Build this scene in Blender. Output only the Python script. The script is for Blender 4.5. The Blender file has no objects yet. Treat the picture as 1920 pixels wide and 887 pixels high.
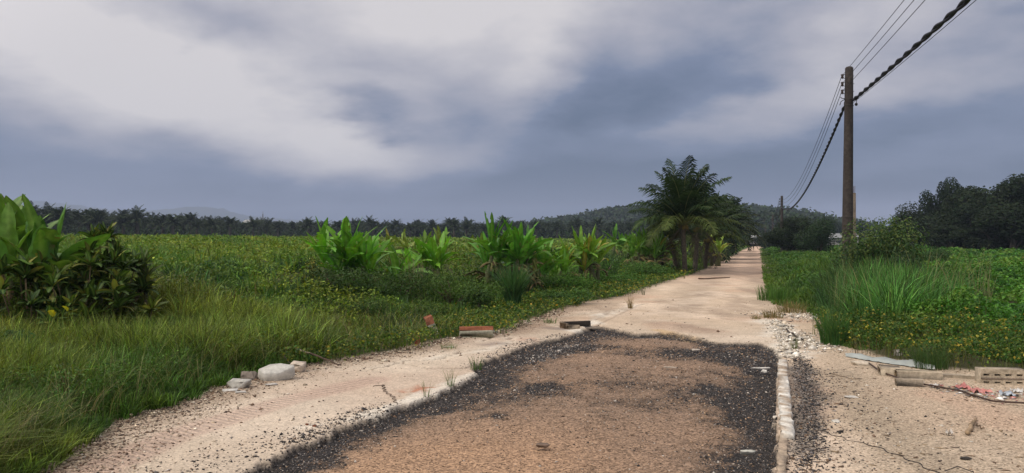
import bpy, math
import numpy as np
from mathutils import Vector
R = math.radians
PI = math.pi
rng = np.random.default_rng(7)
scene = bpy.context.scene
COL = scene.collection

# ------------------------------------------------------------------ camera
CAMH = 1.8; F = 1500.0; HOR = 449.5
cam = bpy.data.cameras.new('camera'); cam.lens = 36 * F / 1920; cam.clip_start = 0.05; cam.clip_end = 20000
camo = bpy.data.objects.new('camera', cam); COL.objects.link(camo)
camo.location = (0, 0, CAMH); camo.rotation_euler = (R(90) + math.atan(6 / F), 0, 0)
scene.camera = camo

# ------------------------------------------------------------------ node helper
class NB:
    def __init__(s, nt): s.nt = nt
    def add(s, t, **k):
        n = s.nt.nodes.new(t)
        for a, b in k.items(): setattr(n, a, b)
        return n
    def put(s, sock, v):
        if v is None: return
        if hasattr(v, 'node'): s.nt.links.new(v, sock)
        else:
            if isinstance(v, (tuple, list)) and len(v) == 3 and sock.type == 'RGBA': v = (*v, 1)
            sock.default_value = v
    def m(s, op, a, b=None, c=None, clamp=False):
        n = s.add('ShaderNodeMath', operation=op, use_clamp=clamp)
        for i, v in enumerate((a, b, c)):
            if v is not None: s.put(n.inputs[i], v)
        return n.outputs[0]
    def mix(s, f, a, b, mode='MIX', clamp=False):
        n = s.add('ShaderNodeMix', data_type='RGBA', blend_type=mode, clamp_result=clamp)
        s.put(n.inputs[0], f); s.put(n.inputs[6], a); s.put(n.inputs[7], b)
        return n.outputs[2]
    def noise(s, vec, scale, detail=4, rough=0.55, col=False, dist=0.0):
        n = s.add('ShaderNodeTexNoise')
        if vec is not None: s.put(n.inputs['Vector'], vec)
        n.inputs['Scale'].default_value = scale; n.inputs['Detail'].default_value = detail
        n.inputs['Roughness'].default_value = rough; n.inputs['Distortion'].default_value = dist
        return n.outputs['Color' if col else 'Fac']
    def rng(s, v, a, b, c=0.0, d=1.0, smooth=True):
        n = s.add('ShaderNodeMapRange', interpolation_type='SMOOTHSTEP' if smooth else 'LINEAR')
        s.put(n.inputs[0], v)
        for i, q in enumerate((a, b, c, d)): n.inputs[i + 1].default_value = q
        return n.outputs[0]
    def vm(s, op, a, b=None, sc=None):
        n = s.add('ShaderNodeVectorMath', operation=op)
        s.put(n.inputs[0], a)
        if b is not None: s.put(n.inputs[1], b)
        if sc is not None: s.put(n.inputs[3], sc)
        return n.outputs[0]

# ------------------------------------------------------------------ world: blue-grey storm clouds over a Nishita sky
SUN_EL, SUN_AZ = 48.0, 235.0       # sun behind the camera to the left, veiled by cloud
world = bpy.data.worlds.new('World'); scene.world = world; world.use_nodes = True
nt = world.node_tree; nt.nodes.clear(); b = NB(nt)
out = b.add('ShaderNodeOutputWorld'); bg = b.add('ShaderNodeBackground')
sky = b.add('ShaderNodeTexSky', sky_type='NISHITA', sun_disc=False)
sky.sun_elevation = R(SUN_EL); sky.sun_rotation = R(SUN_AZ)
tc = b.add('ShaderNodeTexCoord'); d = tc.outputs['Generated']
sep = b.add('ShaderNodeSeparateXYZ'); nt.links.new(d, sep.inputs[0])
dx, dy, dz = sep.outputs
# cloud-deck coordinates (clouds lie on a plane overhead, so they stretch towards the horizon)
den = b.m('ADD', b.m('MAXIMUM', dz, 0.0), 0.25)
deck = b.add('ShaderNodeCombineXYZ')
nt.links.new(b.m('DIVIDE', dx, den), deck.inputs[0]); nt.links.new(b.m('DIVIDE', dy, den), deck.inputs[1])
deck = deck.outputs[0]
w1 = b.noise(deck, 1.1, 3, 0.5, col=True); ws = b.add('ShaderNodeSeparateXYZ'); nt.links.new(w1, ws.inputs[0])
w2 = b.noise(deck, 4.0, 4, 0.55, col=True); ws2 = b.add('ShaderNodeSeparateXYZ'); nt.links.new(w2, ws2.inputs[0])
az = b.m('ARCTAN2', dx, dy); el = b.m('ARCSINE', dz)
def warp(v, k1, k2, i):
    v = b.m('ADD', v, b.m('MULTIPLY', b.m('SUBTRACT', ws.outputs[i], 0.5), k1))
    return b.m('ADD', v, b.m('MULTIPLY', b.m('SUBTRACT', ws2.outputs[i], 0.5), k2))
azw = warp(az, 0.16, 0.10, 0); elw = warp(el, 0.07, 0.045, 1)
def sky_blob(px, py, rx, ry, rot, amp):
    a0 = math.atan((px - 960) / F); e0 = math.atan((HOR - py) / F * math.cos(a0))
    sx, sy = rx / F, ry / F; c, s_ = math.cos(R(rot)), math.sin(R(rot))
    u = b.m('SUBTRACT', azw, a0); v = b.m('SUBTRACT', elw, e0)
    p = b.m('MULTIPLY_ADD', u, c / sx, b.m('MULTIPLY', v, s_ / sx))
    q = b.m('MULTIPLY_ADD', u, -s_ / sy, b.m('MULTIPLY', v, c / sy))
    r2 = b.m('MULTIPLY_ADD', p, p, b.m('MULTIPLY', q, q))
    r2 = b.m('POWER', r2, 1.5)
    return b.m('MULTIPLY', b.m('EXPONENT', b.m('MULTIPLY', r2, -1.0)), amp)
t = b.rng(el, R(4), R(19), 0.0, 0.62)
for B in [(60, 110, 330, 160, 0, .42), (420, 190, 400, 120, -14, .50), (560, 260, 260, 70, -20, .34),
          (850, 90, 260, 150, 10, .34), (780, 275, 200, 40, -4, .20), (960, 215, 130, 70, 30, .24), (720, 20, 300, 90, 0, .22), (1080, 30, 160, 120, 50, .20),
          (310, 20, 140, 40, -8, -.26), (700, 212, 70, 32, -12, -.34), (1080, 130, 150, 60, 60, -.14),
          (1150, 190, 110, 90, 40, -.10), (1310, 60, 260, 45, 32, -.05),
          (1420, 215, 260, 46, 10, .36), (1640, 60, 260, 70, 25, .30), (1820, 150, 220, 70, 12, .28),
          (1850, 265, 190, 34, 5, .26), (1060, 262, 70, 26, 0, .13), (1650, 400, 240, 36, 0, .34),
          (110, 372, 260, 70, 0, .17), (960, 360, 500, 60, 0, -.10), (1750, 205, 200, 22, 8, -.14)]:
    t = b.m('ADD', t, sky_blob(*B))
n1 = b.noise(deck, 2.2, 7, 0.52, dist=0.3); n2 = b.noise(deck, 7.0, 6, 0.55)
nf = b.rng(el, R(1), R(12), 0.12, 1.0)
t = b.m('ADD', t, b.m('MULTIPLY', b.m('MULTIPLY', b.m('SUBTRACT', n1, 0.5), 0.75), nf))
t = b.m('ADD', t, b.m('MULTIPLY', b.m('MULTIPLY', b.m('SUBTRACT', n2, 0.5), 0.28), nf))
n3 = b.noise(deck, 19.0, 6, 0.6)
t = b.m('ADD', t, b.m('MULTIPLY', b.m('MULTIPLY', b.m('SUBTRACT', n3, 0.5), 0.09), nf))
cr = b.add('ShaderNodeValToRGB'); nt.links.new(t, cr.inputs[0])
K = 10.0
els = cr.color_ramp.elements
stops = [(0.0, (.098, .138, .220)), (.30, (.190, .232, .342)), (.60, (.425, .425, .490)), (1.0, (.735, .700, .705))]
els[0].position = 0; els[0].color = (*stops[0][1], 1); els[1].position = 1; els[1].color = (*stops[3][1], 1)
for p_, c_ in stops[1:3]:
    e = els.new(p_); e.color = (*c_, 1)
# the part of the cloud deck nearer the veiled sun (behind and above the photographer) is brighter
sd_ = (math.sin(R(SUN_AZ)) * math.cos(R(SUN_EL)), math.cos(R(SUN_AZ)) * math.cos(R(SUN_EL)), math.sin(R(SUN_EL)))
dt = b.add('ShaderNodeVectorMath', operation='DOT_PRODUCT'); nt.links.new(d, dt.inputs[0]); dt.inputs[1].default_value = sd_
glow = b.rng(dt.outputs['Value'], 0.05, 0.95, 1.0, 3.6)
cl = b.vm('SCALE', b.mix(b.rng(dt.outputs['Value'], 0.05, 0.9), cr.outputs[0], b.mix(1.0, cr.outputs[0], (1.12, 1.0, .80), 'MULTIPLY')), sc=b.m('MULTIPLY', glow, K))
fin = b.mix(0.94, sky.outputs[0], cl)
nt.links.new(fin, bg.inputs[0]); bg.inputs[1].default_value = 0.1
nt.links.new(bg.outputs[0], out.inputs[0])

sun = bpy.data.lights.new('sun', 'SUN'); sun.energy = 1.5; sun.angle = R(12); sun.color = (1, .93, .84)
suno = bpy.data.objects.new('sun', sun); COL.objects.link(suno)
suno.rotation_euler = Vector(sd_).to_track_quat('Z', 'Y').to_euler()
scene.view_settings.view_transform = 'Standard'; scene.view_settings.look = 'None'
scene.view_settings.exposure = 0.0; scene.view_settings.gamma = 1.0
scene.render.engine = 'CYCLES'
scene.cycles.volume_bounces = 0
scene.cycles.max_bounces = 6; scene.cycles.transparent_max_bounces = 8

# ------------------------------------------------------------------ numeric helpers
def G(px, py):
    D = CAMH * F / (py - HOR); return ((px - 960) / F * D, D)
def X(px, D): return (px - 960) / F * D
def Z(py, D): return CAMH - (py - HOR) / F * D
def ss(a, b_, v):
    t_ = np.clip((v - a) / (b_ - a), 0, 1); return t_ * t_ * (3 - 2 * t_)
def hash2(i, j, seed):
    h = (i.astype(np.int64) * 374761393 + j.astype(np.int64) * 668265263 + seed * 1274126177) & 0xFFFFFFFF
    h = ((h ^ (h >> 13)) * 1274126177) & 0xFFFFFFFF
    return ((h ^ (h >> 16)) & 0xFFFF) / 65535.0
def vn(x, y, seed=0):
    xi = np.floor(x); yi = np.floor(y); fx = x - xi; fy = y - yi
    fx = fx * fx * (3 - 2 * fx); fy = fy * fy * (3 - 2 * fy)
    a = hash2(xi, yi, seed); b_ = hash2(xi + 1, yi, seed); c = hash2(xi, yi + 1, seed); d_ = hash2(xi + 1, yi + 1, seed)
    return (a * (1 - fx) + b_ * fx) * (1 - fy) + (c * (1 - fx) + d_ * fx) * fy
def fbm(x, y, s=1.0, seed=0, o=4):
    x = np.asarray(x, float) * s; y = np.asarray(y, float) * s; r = 0; a = .5; tot = 0
    for k in range(o):
        r = r + a * vn(x, y, seed + k * 17); tot += a; a *= .5; x = x * 2.03 + 5.1; y = y * 2.03 + 3.7
    return r / tot

def mk(name, V, faces, mat, parent=None, col=None, attrs=None, smooth=False, loc=None):
    me = bpy.data.meshes.new(name); V = np.asarray(V, np.float32)
    me.vertices.add(len(V)); me.vertices.foreach_set('co', V.ravel())
    faces = [np.asarray(f, np.int32) for f in faces if len(f)]
    nl = sum(f.size for f in faces); nf_ = sum(len(f) for f in faces)
    me.loops.add(nl); me.loops.foreach_set('vertex_index', np.concatenate([f.ravel() for f in faces]))
    tot = np.concatenate([np.full(len(f), f.shape[1], np.int32) for f in faces])
    st = np.concatenate([[0], np.cumsum(tot)[:-1]]).astype(np.int32)
    me.polygons.add(nf_); me.polygons.foreach_set('loop_start', st); me.polygons.foreach_set('loop_total', tot)
    if smooth: me.polygons.foreach_set('use_smooth', np.ones(nf_, bool))
    me.update(calc_edges=True)
    if col is not None:
        a = me.color_attributes.new('Col', 'FLOAT_COLOR', 'POINT')
        c = np.ones((len(V), 4), np.float32); c[:, :3] = np.clip(col, 0, 1); a.data.foreach_set('color', c.ravel())
    for k, v in (attrs or {}).items():
        a = me.attributes.new(k, 'FLOAT', 'POINT'); a.data.foreach_set('value', np.asarray(v, np.float32))
    me.materials.append(mat)
    o = bpy.data.objects.new(name, me); COL.objects.link(o)
    if parent: o.parent = parent
    if loc is not None: o.location = loc
    return o
def tag(o, label=None, cat=None, group=None, kind=None):
    if label: o['label'] = label
    if cat: o['category'] = cat
    if group: o['group'] = group
    if kind: o['kind'] = kind
    return o
def thing(name, loc, label, cat, group=None, rz=0.0):
    o = bpy.data.objects.new(name, None); COL.objects.link(o); o.empty_display_size = .2
    o.location = loc; o.rotation_euler = (0, 0, rz); return tag(o, label, cat, group)
class Acc:      # accumulates geometry for one mesh
    def __init__(s): s.V = []; s.C = []; s.F = {}; s.n = 0
    def add(s, V, C, *faces):
        V = np.asarray(V, float).reshape(-1, 3); C = np.asarray(C, float)
        if C.ndim == 1: C = np.tile(C, (len(V), 1))
        for f in faces:
            f = np.asarray(f, int)
            if f.size: s.F.setdefault(f.shape[1], []).append(f + s.n)
        s.V.append(V); s.C.append(C); s.n += len(V)
    def make(s, name, mat, parent=None, smooth=False, loc=None):
        return mk(name, np.concatenate(s.V), [np.concatenate(v) for v in s.F.values()], mat, parent,
                  np.concatenate(s.C), smooth=smooth, loc=loc)
def tube(acc, pts, rad, col, n=8, cap=True):
    pts = np.asarray(pts, float); k = len(pts); rad = np.broadcast_to(np.asarray(rad, float), (k,))
    T = np.gradient(pts, axis=0); T /= np.linalg.norm(T, axis=1)[:, None] + 1e-9
    up = np.array([0, 0, 1.]) if abs(T[:, 2]).mean() < .8 else np.array([1., 0, 0])
    A = np.cross(T, up); A /= np.linalg.norm(A, axis=1)[:, None] + 1e-9; Bv = np.cross(T, A)
    th = np.arange(n) / n * 2 * PI
    V = pts[:, None] + rad[:, None, None] * (np.cos(th)[None, :, None] * A[:, None] + np.sin(th)[None, :, None] * Bv[:, None])
    i = np.arange(k - 1)[:, None] * n + np.arange(n)[None]; j = np.arange(k - 1)[:, None] * n + (np.arange(n) + 1) % n
    Fq = np.stack([i, j, j + n, i + n], -1).reshape(-1, 4)
    V = V.reshape(-1, 3); C = np.asarray(col, float)
    if C.ndim == 2: C = np.repeat(C, n, axis=0)
    fs = [Fq]
    if cap: fs.append(np.array([list(range(n))[::-1], list(range((k - 1) * n, k * n))]))
    acc.add(V, C, *fs)
def box(acc, c, sz, col, rz=0.0, jit=0.0, tilt=(0, 0), bev=0.0, r=rng):
    """box with chamfered edges, rotated, slightly irregular"""
    h = np.array(sz, float) / 2; bv = bev if bev else min(sz) * .06
    V = []; idx = {}
    for sx in (-1, 1):
        for sy in (-1, 1):
            for sz_ in (-1, 1):
                for ax in range(3):
                    s_ = np.array([sx, sy, sz_], float); p = s_ * (h - bv); p[ax] = s_[ax] * h[ax]
                    idx[(sx, sy, sz_, ax)] = len(V); V.append(p)
    Fq = []; Ft = []
    for ax in range(3):
        o = [a for a in range(3) if a != ax]
        for s_ in (-1, 1):
            q = []
            for (u, v) in ((-1, -1), (1, -1), (1, 1), (-1, 1)):
                k = [0, 0, 0]; k[ax] = s_; k[o[0]] = u; k[o[1]] = v; q.append(idx[(*k, ax)])
            Fq.append(q if (s_ == 1) ^ (ax == 1) else q[::-1])
    for ax in range(3):
        o = [a for a in range(3) if a != ax]
        for u in (-1, 1):
            for v in (-1, 1):
                q = []
                for (s_, a) in ((-1, o[0]), (1, o[0]), (1, o[1]), (-1, o[1])):
                    k = [0, 0, 0]; k[ax] = s_; k[o[0]] = u; k[o[1]] = v; q.append(idx[(*k, a)])
                Fq.append(q)
    for sx in (-1, 1):
        for sy in (-1, 1):
            for sz_ in (-1, 1): Ft.append([idx[(sx, sy, sz_, a)] for a in range(3)])
    V = np.array(V)
    if jit: V = V + r.normal(0, jit, V.shape)
    ty, tx = tilt
    V = V @ rotm(tx, ty, rz).T + np.array(c, float)
    acc.add(V, col, Fq, Ft)
def rotm(ax, ay, az_):
    ca, sa, cb, sb, cc, sc = math.cos(ax), math.sin(ax), math.cos(ay), math.sin(ay), math.cos(az_), math.sin(az_)
    Rx = np.array([[1, 0, 0], [0, ca, -sa], [0, sa, ca]]); Ry = np.array([[cb, 0, sb], [0, 1, 0], [-sb, 0, cb]])
    Rz = np.array([[cc, -sc, 0], [sc, cc, 0], [0, 0, 1]]); return Rz @ Ry @ Rx

# ------------------------------------------------------------------ materials
def mat_base(name):
    m = bpy.data.materials.new(name); m.use_nodes = True; m.node_tree.nodes.clear(); b_ = NB(m.node_tree)
    o = b_.add('ShaderNodeOutputMaterial'); p = b_.add('ShaderNodeBsdfPrincipled'); return m, b_, o, p
def attr(b_, n, typ='Color'):
    a = b_.add('ShaderNodeAttribute'); a.attribute_name = n; return a.outputs[typ]
def foliage(name, trans=.28, rough=.5, spec=.35, nscale=6.0, var=.35):
    m, b_, o, p = mat_base(name)
    t_ = b_.add('ShaderNodeTexCoord').outputs['Object']
    n = b_.noise(t_, nscale, 3)
    c = b_.mix(1.0, attr(b_, 'Col'), b_.vm('SCALE', (1, 1, 1), sc=b_.rng(n, .25, .75, 1 - var, 1 + var)), 'MULTIPLY')
    b_.put(p.inputs['Base Color'], c); p.inputs['Roughness'].default_value = rough
    p.inputs['Specular IOR Level'].default_value = spec
    tr = b_.add('ShaderNodeBsdfTranslucent')
    b_.put(tr.inputs[0], b_.mix(1.0, c, (1.25, 1.3, .55), 'MULTIPLY'))
    mx = b_.add('ShaderNodeMixShader'); mx.inputs[0].default_value = trans
    m.node_tree.links.new(p.outputs[0], mx.inputs[1]); m.node_tree.links.new(tr.outputs[0], mx.inputs[2])
    m.node_tree.links.new(mx.outputs[0], o.inputs[0]); return m
def solid(name, rough=.8, nscale=20.0, var=.3, bump=.3, bdist=.01, spec=.3, metal=0.0, detail=6):
    m, b_, o, p = mat_base(name)
    t_ = b_.add('ShaderNodeTexCoord').outputs['Object']
    n = b_.noise(t_, nscale, detail, .6); n2 = b_.noise(t_, nscale * .17, 3)
    k = b_.m('MULTIPLY', b_.rng(n, .25, .75, 1 - var, 1 + var), b_.rng(n2, .3, .7, 1 - var * .6, 1 + var * .6))
    c = b_.mix(1.0, attr(b_, 'Col'), b_.vm('SCALE', (1, 1, 1), sc=k), 'MULTIPLY')
    b_.put(p.inputs['Base Color'], c); p.inputs['Roughness'].default_value = rough
    p.inputs['Specular IOR Level'].default_value = spec; p.inputs['Metallic'].default_value = metal
    bm = b_.add('ShaderNodeBump'); bm.inputs['Strength'].default_value = bump; bm.inputs['Distance'].default_value = bdist
    b_.put(bm.inputs['Height'], n); m.node_tree.links.new(bm.outputs[0], p.inputs['Normal'])
    m.node_tree.links.new(p.outputs[0], o.inputs[0]); return m
M_grass = foliage('grass_blades', .30, .5, .18, 3.0, .25)
M_leaf = foliage('small_leaves', .28, .5, .18, 2.0, .25)
M_ban = foliage('banana_leaf', .26, .42, .3, 9.0, .22)
M_palm = foliage('palm_leaf', .15, .6, .08, 4.0, .25)
M_tree = foliage('tree_leaves', .15, .7, .08, .6, .3)
M_bark = solid('bark', .9, 14, .4, .8, .03)
M_pole = solid('pole_concrete', .85, 9, .35, .3, .01)
M_conc = solid('old_concrete', .9, 28, .28, .6, .012)
M_rock = solid('rock', .88, 22, .20, .4, .008)
M_stone = solid('stone_chips', .85, 60, .3, .2, .004)
M_rubber = solid('cable_sheath', .6, 10, .1, .1, .003)
M_metal = solid('rusty_metal', .6, 30, .4, .3, .004, metal=.4)
M_plastic = solid('plastic_film', .35, 5, .15, .2, .01, spec=.5)
M_wall = solid('painted_wall', .8, 1.0, .15, .1, .01)

# ground: colour comes from the mesh, fine grain and relief from noise
M_ground, b_, o_, p_ = mat_base('earth_and_concrete')
pos = b_.add('ShaderNodeNewGeometry').outputs['Position']
c = attr(b_, 'Col'); asph = attr(b_, 'asph', 'Fac'); tread = attr(b_, 'tread', 'Fac'); grit = attr(b_, 'grit', 'Fac')
g1 = b_.noise(pos, 55, 4, .65); g2 = b_.noise(pos, 9, 5, .6); g3 = b_.noise(pos, 160, 2, .6)
vo = b_.add('ShaderNodeTexVoronoi'); vo.inputs['Scale'].default_value = 60; b_.put(vo.inputs['Vector'], pos)
vsep = b_.add('ShaderNodeSeparateXYZ'); b_.nt.links.new(vo.outputs['Color'], vsep.inputs[0])
speck = b_.m('SUBTRACT', vsep.outputs[0], .5)
k = b_.m('ADD', 1.0, b_.m('MULTIPLY', b_.m('SUBTRACT', g2, .5), .45))
k = b_.m('ADD', k, b_.m('MULTIPLY', b_.m('SUBTRACT', g1, .5), b_.m('MULTIPLY_ADD', grit, 1.3, .3)))
k = b_.m('ADD', k, b_.m('MULTIPLY', speck, b_.m('MULTIPLY', grit, 1.1)))
# pressed tyre ribs
sp2 = b_.add('ShaderNodeSeparateXYZ'); b_.nt.links.new(pos, sp2.inputs[0])
al = b_.m('ADD', b_.m('MULTIPLY', sp2.outputs[0], .55), b_.m('MULTIPLY', sp2.outputs[1], .84))
wv = b_.m('SINE', b_.m('ADD', b_.m('MULTIPLY', al, 2 * PI / .085), b_.m('MULTIPLY', g2, 2.5)))
k = b_.m('ADD', k, b_.m('MULTIPLY', b_.m('MULTIPLY', wv, tread), .10))
dus = attr(b_, 'dust', 'Fac'); thr = b_.m('SUBTRACT', b_.m('ADD', b_.m('MULTIPLY', vsep.outputs[1], .6), b_.m('MULTIPLY', g3, .5)), b_.m('MULTIPLY', dus, .95))
c = b_.mix(b_.m('MULTIPLY', b_.rng(thr, .18, .42), b_.m('MULTIPLY', asph, .85)), c, (.040, .036, .034))
c2 = b_.mix(1.0, c, b_.vm('SCALE', (1, 1, 1), sc=b_.m('MAXIMUM', k, .15)), 'MULTIPLY')
b_.put(p_.inputs['Base Color'], c2); p_.inputs['Roughness'].default_value = .92; p_.inputs['Specular IOR Level'].default_value = .2
hgt = b_.m('ADD', b_.m('MULTIPLY', g1, b_.m('MULTIPLY_ADD', grit, .02, .004)), b_.m('MULTIPLY', b_.m('MULTIPLY', wv, tread), .008))
hgt = b_.m('ADD', hgt, b_.m('MULTIPLY', g2, .02))
bm_ = b_.add('ShaderNodeBump'); bm_.inputs['Strength'].default_value = .8; bm_.inputs['Distance'].default_value = 1.0
b_.put(bm_.inputs['Height'], hgt); b_.nt.links.new(bm_.outputs[0], p_.inputs['Normal'])
b_.nt.links.new(p_.outputs[0], o_.inputs[0])

# ------------------------------------------------------------------ terrain
def line(pts):
    q = sorted([G(*p) for p in pts], key=lambda p: p[1]); return np.array([p[1] for p in q]), np.array([p[0] for p in q])
LY, LX = line([(80, 887), (200, 800), (330, 760), (420, 722), (540, 690), (700, 666), (780, 652), (840, 636), (930, 626), (1000, 600),
               (1100, 567), (1180, 555), (1200, 545), (1290, 517), (1325, 505), (1400, 466)])
LY = np.concatenate([[0, 4], LY, [260, 600, 4000]]); LX = np.concatenate([[-3.0, -3.4], LX, [80, 230, 1900]])
RY, RX = line([(1424, 466), (1429, 500), (1430, 520), (1438, 545), (1445, 570), (1505, 582), (1545, 602), (1545, 640), (1625, 662), (1740, 688)])
RY = np.concatenate([[0, 5, 8, 10.2], RY, [260, 600, 4000]]); RX = np.concatenate([[13, 11, 8.6, 7.2], RX, [84.5, 236, 1920]])
def xl(y): return np.interp(y, LY, LX)
def xr(y): return np.interp(y, RY, RX)
PATCH = np.array([G(*p) for p in [(350, 930), (445, 887), (560, 836), (680, 786), (800, 742), (868, 712), (888, 700), (890, 684), (960, 656), (1010, 640),
        (1062, 630), (1090, 620), (1120, 610), (1150, 615), (1195, 624), (1260, 622), (1310, 632), (1345, 641), (1420, 642), (1450, 652),
        (1463, 672), (1463, 760), (1456, 887), (1450, 960)]])
def sdist(P, x, y):
    """signed distance to a polygon, positive inside"""
    x = np.asarray(x, float); y = np.asarray(y, float); dm = np.full(x.shape, 1e9); ins = np.zeros(x.shape, bool)
    for i in range(len(P)):
        ax, ay = P[i]; bx, by = P[(i + 1) % len(P)]; ex, ey = bx - ax, by - ay
        t_ = np.clip(((x - ax) * ex + (y - ay) * ey) / (ex * ex + ey * ey + 1e-12), 0, 1)
        dm = np.minimum(dm, np.hypot(x - ax - t_ * ex, y - ay - t_ * ey))
        cr_ = ((ay > y) != (by > y)) & (x < (bx - ax) * (y - ay) / (by - ay + 1e-12) + ax); ins ^= cr_
    return np.where(ins, dm, -dm)
def seg_d(pts, x, y):
    dm = np.full(np.shape(x), 1e9)
    for i in range(len(pts) - 1):
        (ax, ay), (bx, by) = pts[i], pts[i + 1]; ex, ey = bx - ax, by - ay
        t_ = np.clip(((x - ax) * ex + (y - ay) * ey) / (ex * ex + ey * ey), 0, 1)
        dm = np.minimum(dm, np.hypot(x - ax - t_ * ex, y - ay - t_ * ey))
    return dm
def Hs(x, y):
    """smooth terrain height"""
    x = np.asarray(x, float); y = np.asarray(y, float)
    dl = np.maximum(0, xl(y) - x); dr = np.maximum(0, x - xr(y))
    h = .85 * ss(1.5, 9, dl) * ss(6, 14, y + dl * .6) + .92 * ss(6, 60, dl) * ss(10, 40, y)
    h = h + ss(.6, 4, dl) * (fbm(x, y, .35, 3, 3) - .45) * .7 * ss(200, 60, y)
    h = h + .25 * ss(0, 3, dr) * ss(9, 14, y) + ss(.5, 3, dr) * (fbm(x, y, .5, 9, 3) - .5) * .35 * ss(200, 60, y)
    return h
def Hh(x, y):
    s_ = sdist(PATCH, x, y); h = Hs(x, y)
    return h - .06 * ss(-.015, .02, s_) + .035 * ss(.1, 1.2, s_)

ND, NX = 560, 760
Dn = 3.0 * (75 / 3.0) ** (np.arange(ND) / (ND - 1)); Df = 75 * (4000 / 75) ** (np.arange(1, 70) / 69)
Dr = np.concatenate([Dn, Df]); U = np.linspace(-1.0, 1.0, NX)
Yg, Ug = np.meshgrid(Dr, U, indexing='ij'); Xg = Yg * Ug
gx, gy = Xg.ravel(), Yg.ravel()
jn = (fbm(gx, gy, 2.2, 31, 4) - .5); jn2 = (fbm(gx, gy, 9, 41, 3) - .5)
sp = sdist(PATCH, gx, gy); spn = sp + jn * .16 + jn2 * .16
dl = xl(gy) - gx; dr = gx - xr(gy)
dln = dl + jn * .8 + jn2 * .3; drn = dr + jn * .9 + jn2 * .3
inP = spn > 0
tp = ss(-.02, .03, spn)
H = Hs(gx, gy)
zrel = -.075 * tp + .045 * ss(.05, 1.3, spn) + tp * ((fbm(gx, gy, 1.6, 5, 3) - .5) * .06 + jn2 * .02)
H = H + zrel + (1 - tp) * (jn * .02) * ss(60, 30, gy)
# left slab step: cracked slabs at two levels
crack1 = [G(640, 660), G(800, 690), G(865, 690), G(890, 684)]
cr_d = seg_d(crack1, gx + jn2 * .1, gy)
H = H - .03 * ss(.05, .0, cr_d) * (gy < 16)
# colours
def lerp(a, b__, t_): return a * (1 - t_[:, None]) + np.asarray(b__, float) * t_[:, None]
n_a = fbm(gx, gy, .9, 51, 5); n_b = fbm(gx, gy, 3.2, 61, 4); n_c = fbm(gx * .35 + gy * .1, gy, 2.2, 71, 4)
C = np.tile(np.array([.49, .39, .285]), (len(gx), 1))
C = lerp(C, (.60, .49, .375), ss(.45, .65, n_a) * .8)
C = lerp(C, (.42, .285, .20), ss(.5, .72, fbm(gx, gy, .6, 77, 4)) * .6)
C *= (1 + (n_b - .5) * .35)[:, None]
ppx = gx / gy * F + 960
C = lerp(C, (.56, .50, .41), ss(.2, -.3, gx - .345 * gy) * ss(18, 14, gy) * .40)
# far road: even pink beige
C = lerp(C, (.50, .36, .265), ss(28, 45, gy) * .8)
# rusty red spill and whitewashed slab edges
red = ss(.25, .0, seg_d([G(775, 735), G(850, 716)], gx, gy) + jn * .5) * ss(.5, .6, n_b); C = lerp(C, (.38, .14, .07), red * .8)
red2 = ss(.5, .0, seg_d([G(990, 640), G(1060, 628)], gx, gy) + jn * .5) * ss(.48, .6, n_b); C = lerp(C, (.42, .20, .13), red2 * .6)
wl = seg_d([G(690, 778), G(770, 748), G(840, 722), G(885, 700)], gx, gy); wh = ss(.15, .06, wl + jn2 * .22 + jn * .08) * (.75 + .5 * (n_b - .5))
wl2 = seg_d([G(1085, 622), G(1108, 602), G(1135, 588)], gx, gy); wh = np.maximum(wh, ss(.24, .06, wl2 + jn * .8) * .8); wl2 = seg_d([G(1140, 588), G(1195, 572)], gx, gy); wh = np.maximum(wh, ss(.22, .0, wl2 + jn * .9) * .45)
wl3 = seg_d([G(580, 800), G(690, 778)], gx, gy); wh = np.maximum(wh, ss(.2, .05, wl3 + jn * .5) * .45)
wl4 = seg_d([G(805, 672), G(890, 660), G(960, 640)], gx, gy); wh = np.maximum(wh, ss(.2, .02, wl4 + jn * .5) * .5)
wl5 = seg_d([G(1440, 600), G(1475, 625), G(1480, 665)], gx, gy); wh = np.maximum(wh, ss(.45, .1, wl5 + jn * .8) * .7)
wh = wh * (1 - tp); C = lerp(C, (.66, .62, .53), wh)
# grey chip patches on the left slab
gp = ss(.35, .0, seg_d([G(905, 648), G(945, 644)], gx, gy * 1.0) + jn * .7) + ss(.3, 0, seg_d([G(985, 612), G(1050, 616)], gx, gy) + jn * .6)
C = lerp(C, (.20, .17, .15), np.clip(gp, 0, 1) * .8 * (1 - tp))
C = lerp(C, (.10, .08, .065), ss(.025, .006, cr_d) * (gy < 16) * .8)
for pl_ in ([(815, 674), (868, 656), (945, 652)], [(902, 640), (948, 622), (1010, 612)], [(962, 641), (945, 622), (950, 612)], [(1000, 606), (1060, 612), (1105, 602)],
            [(1112, 600), (1150, 584), (1200, 571)], [(700, 690), (760, 676), (815, 674), (850, 664)], [(1050, 594), (1110, 586), (1180, 580)]):
    q = seg_d([G(*p) for p in pl_], gx + jn2 * .25, gy + jn * .5); k_ = (1 - tp)
    C = lerp(C, (.15, .115, .085), ss(.035, .008, q) * .75 * k_); C = lerp(C, (.62, .55, .44), ss(.16, .05, q) * ss(.02, .05, q) * .5 * k_); H = H - .022 * ss(.05, .01, q) * k_
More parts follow.
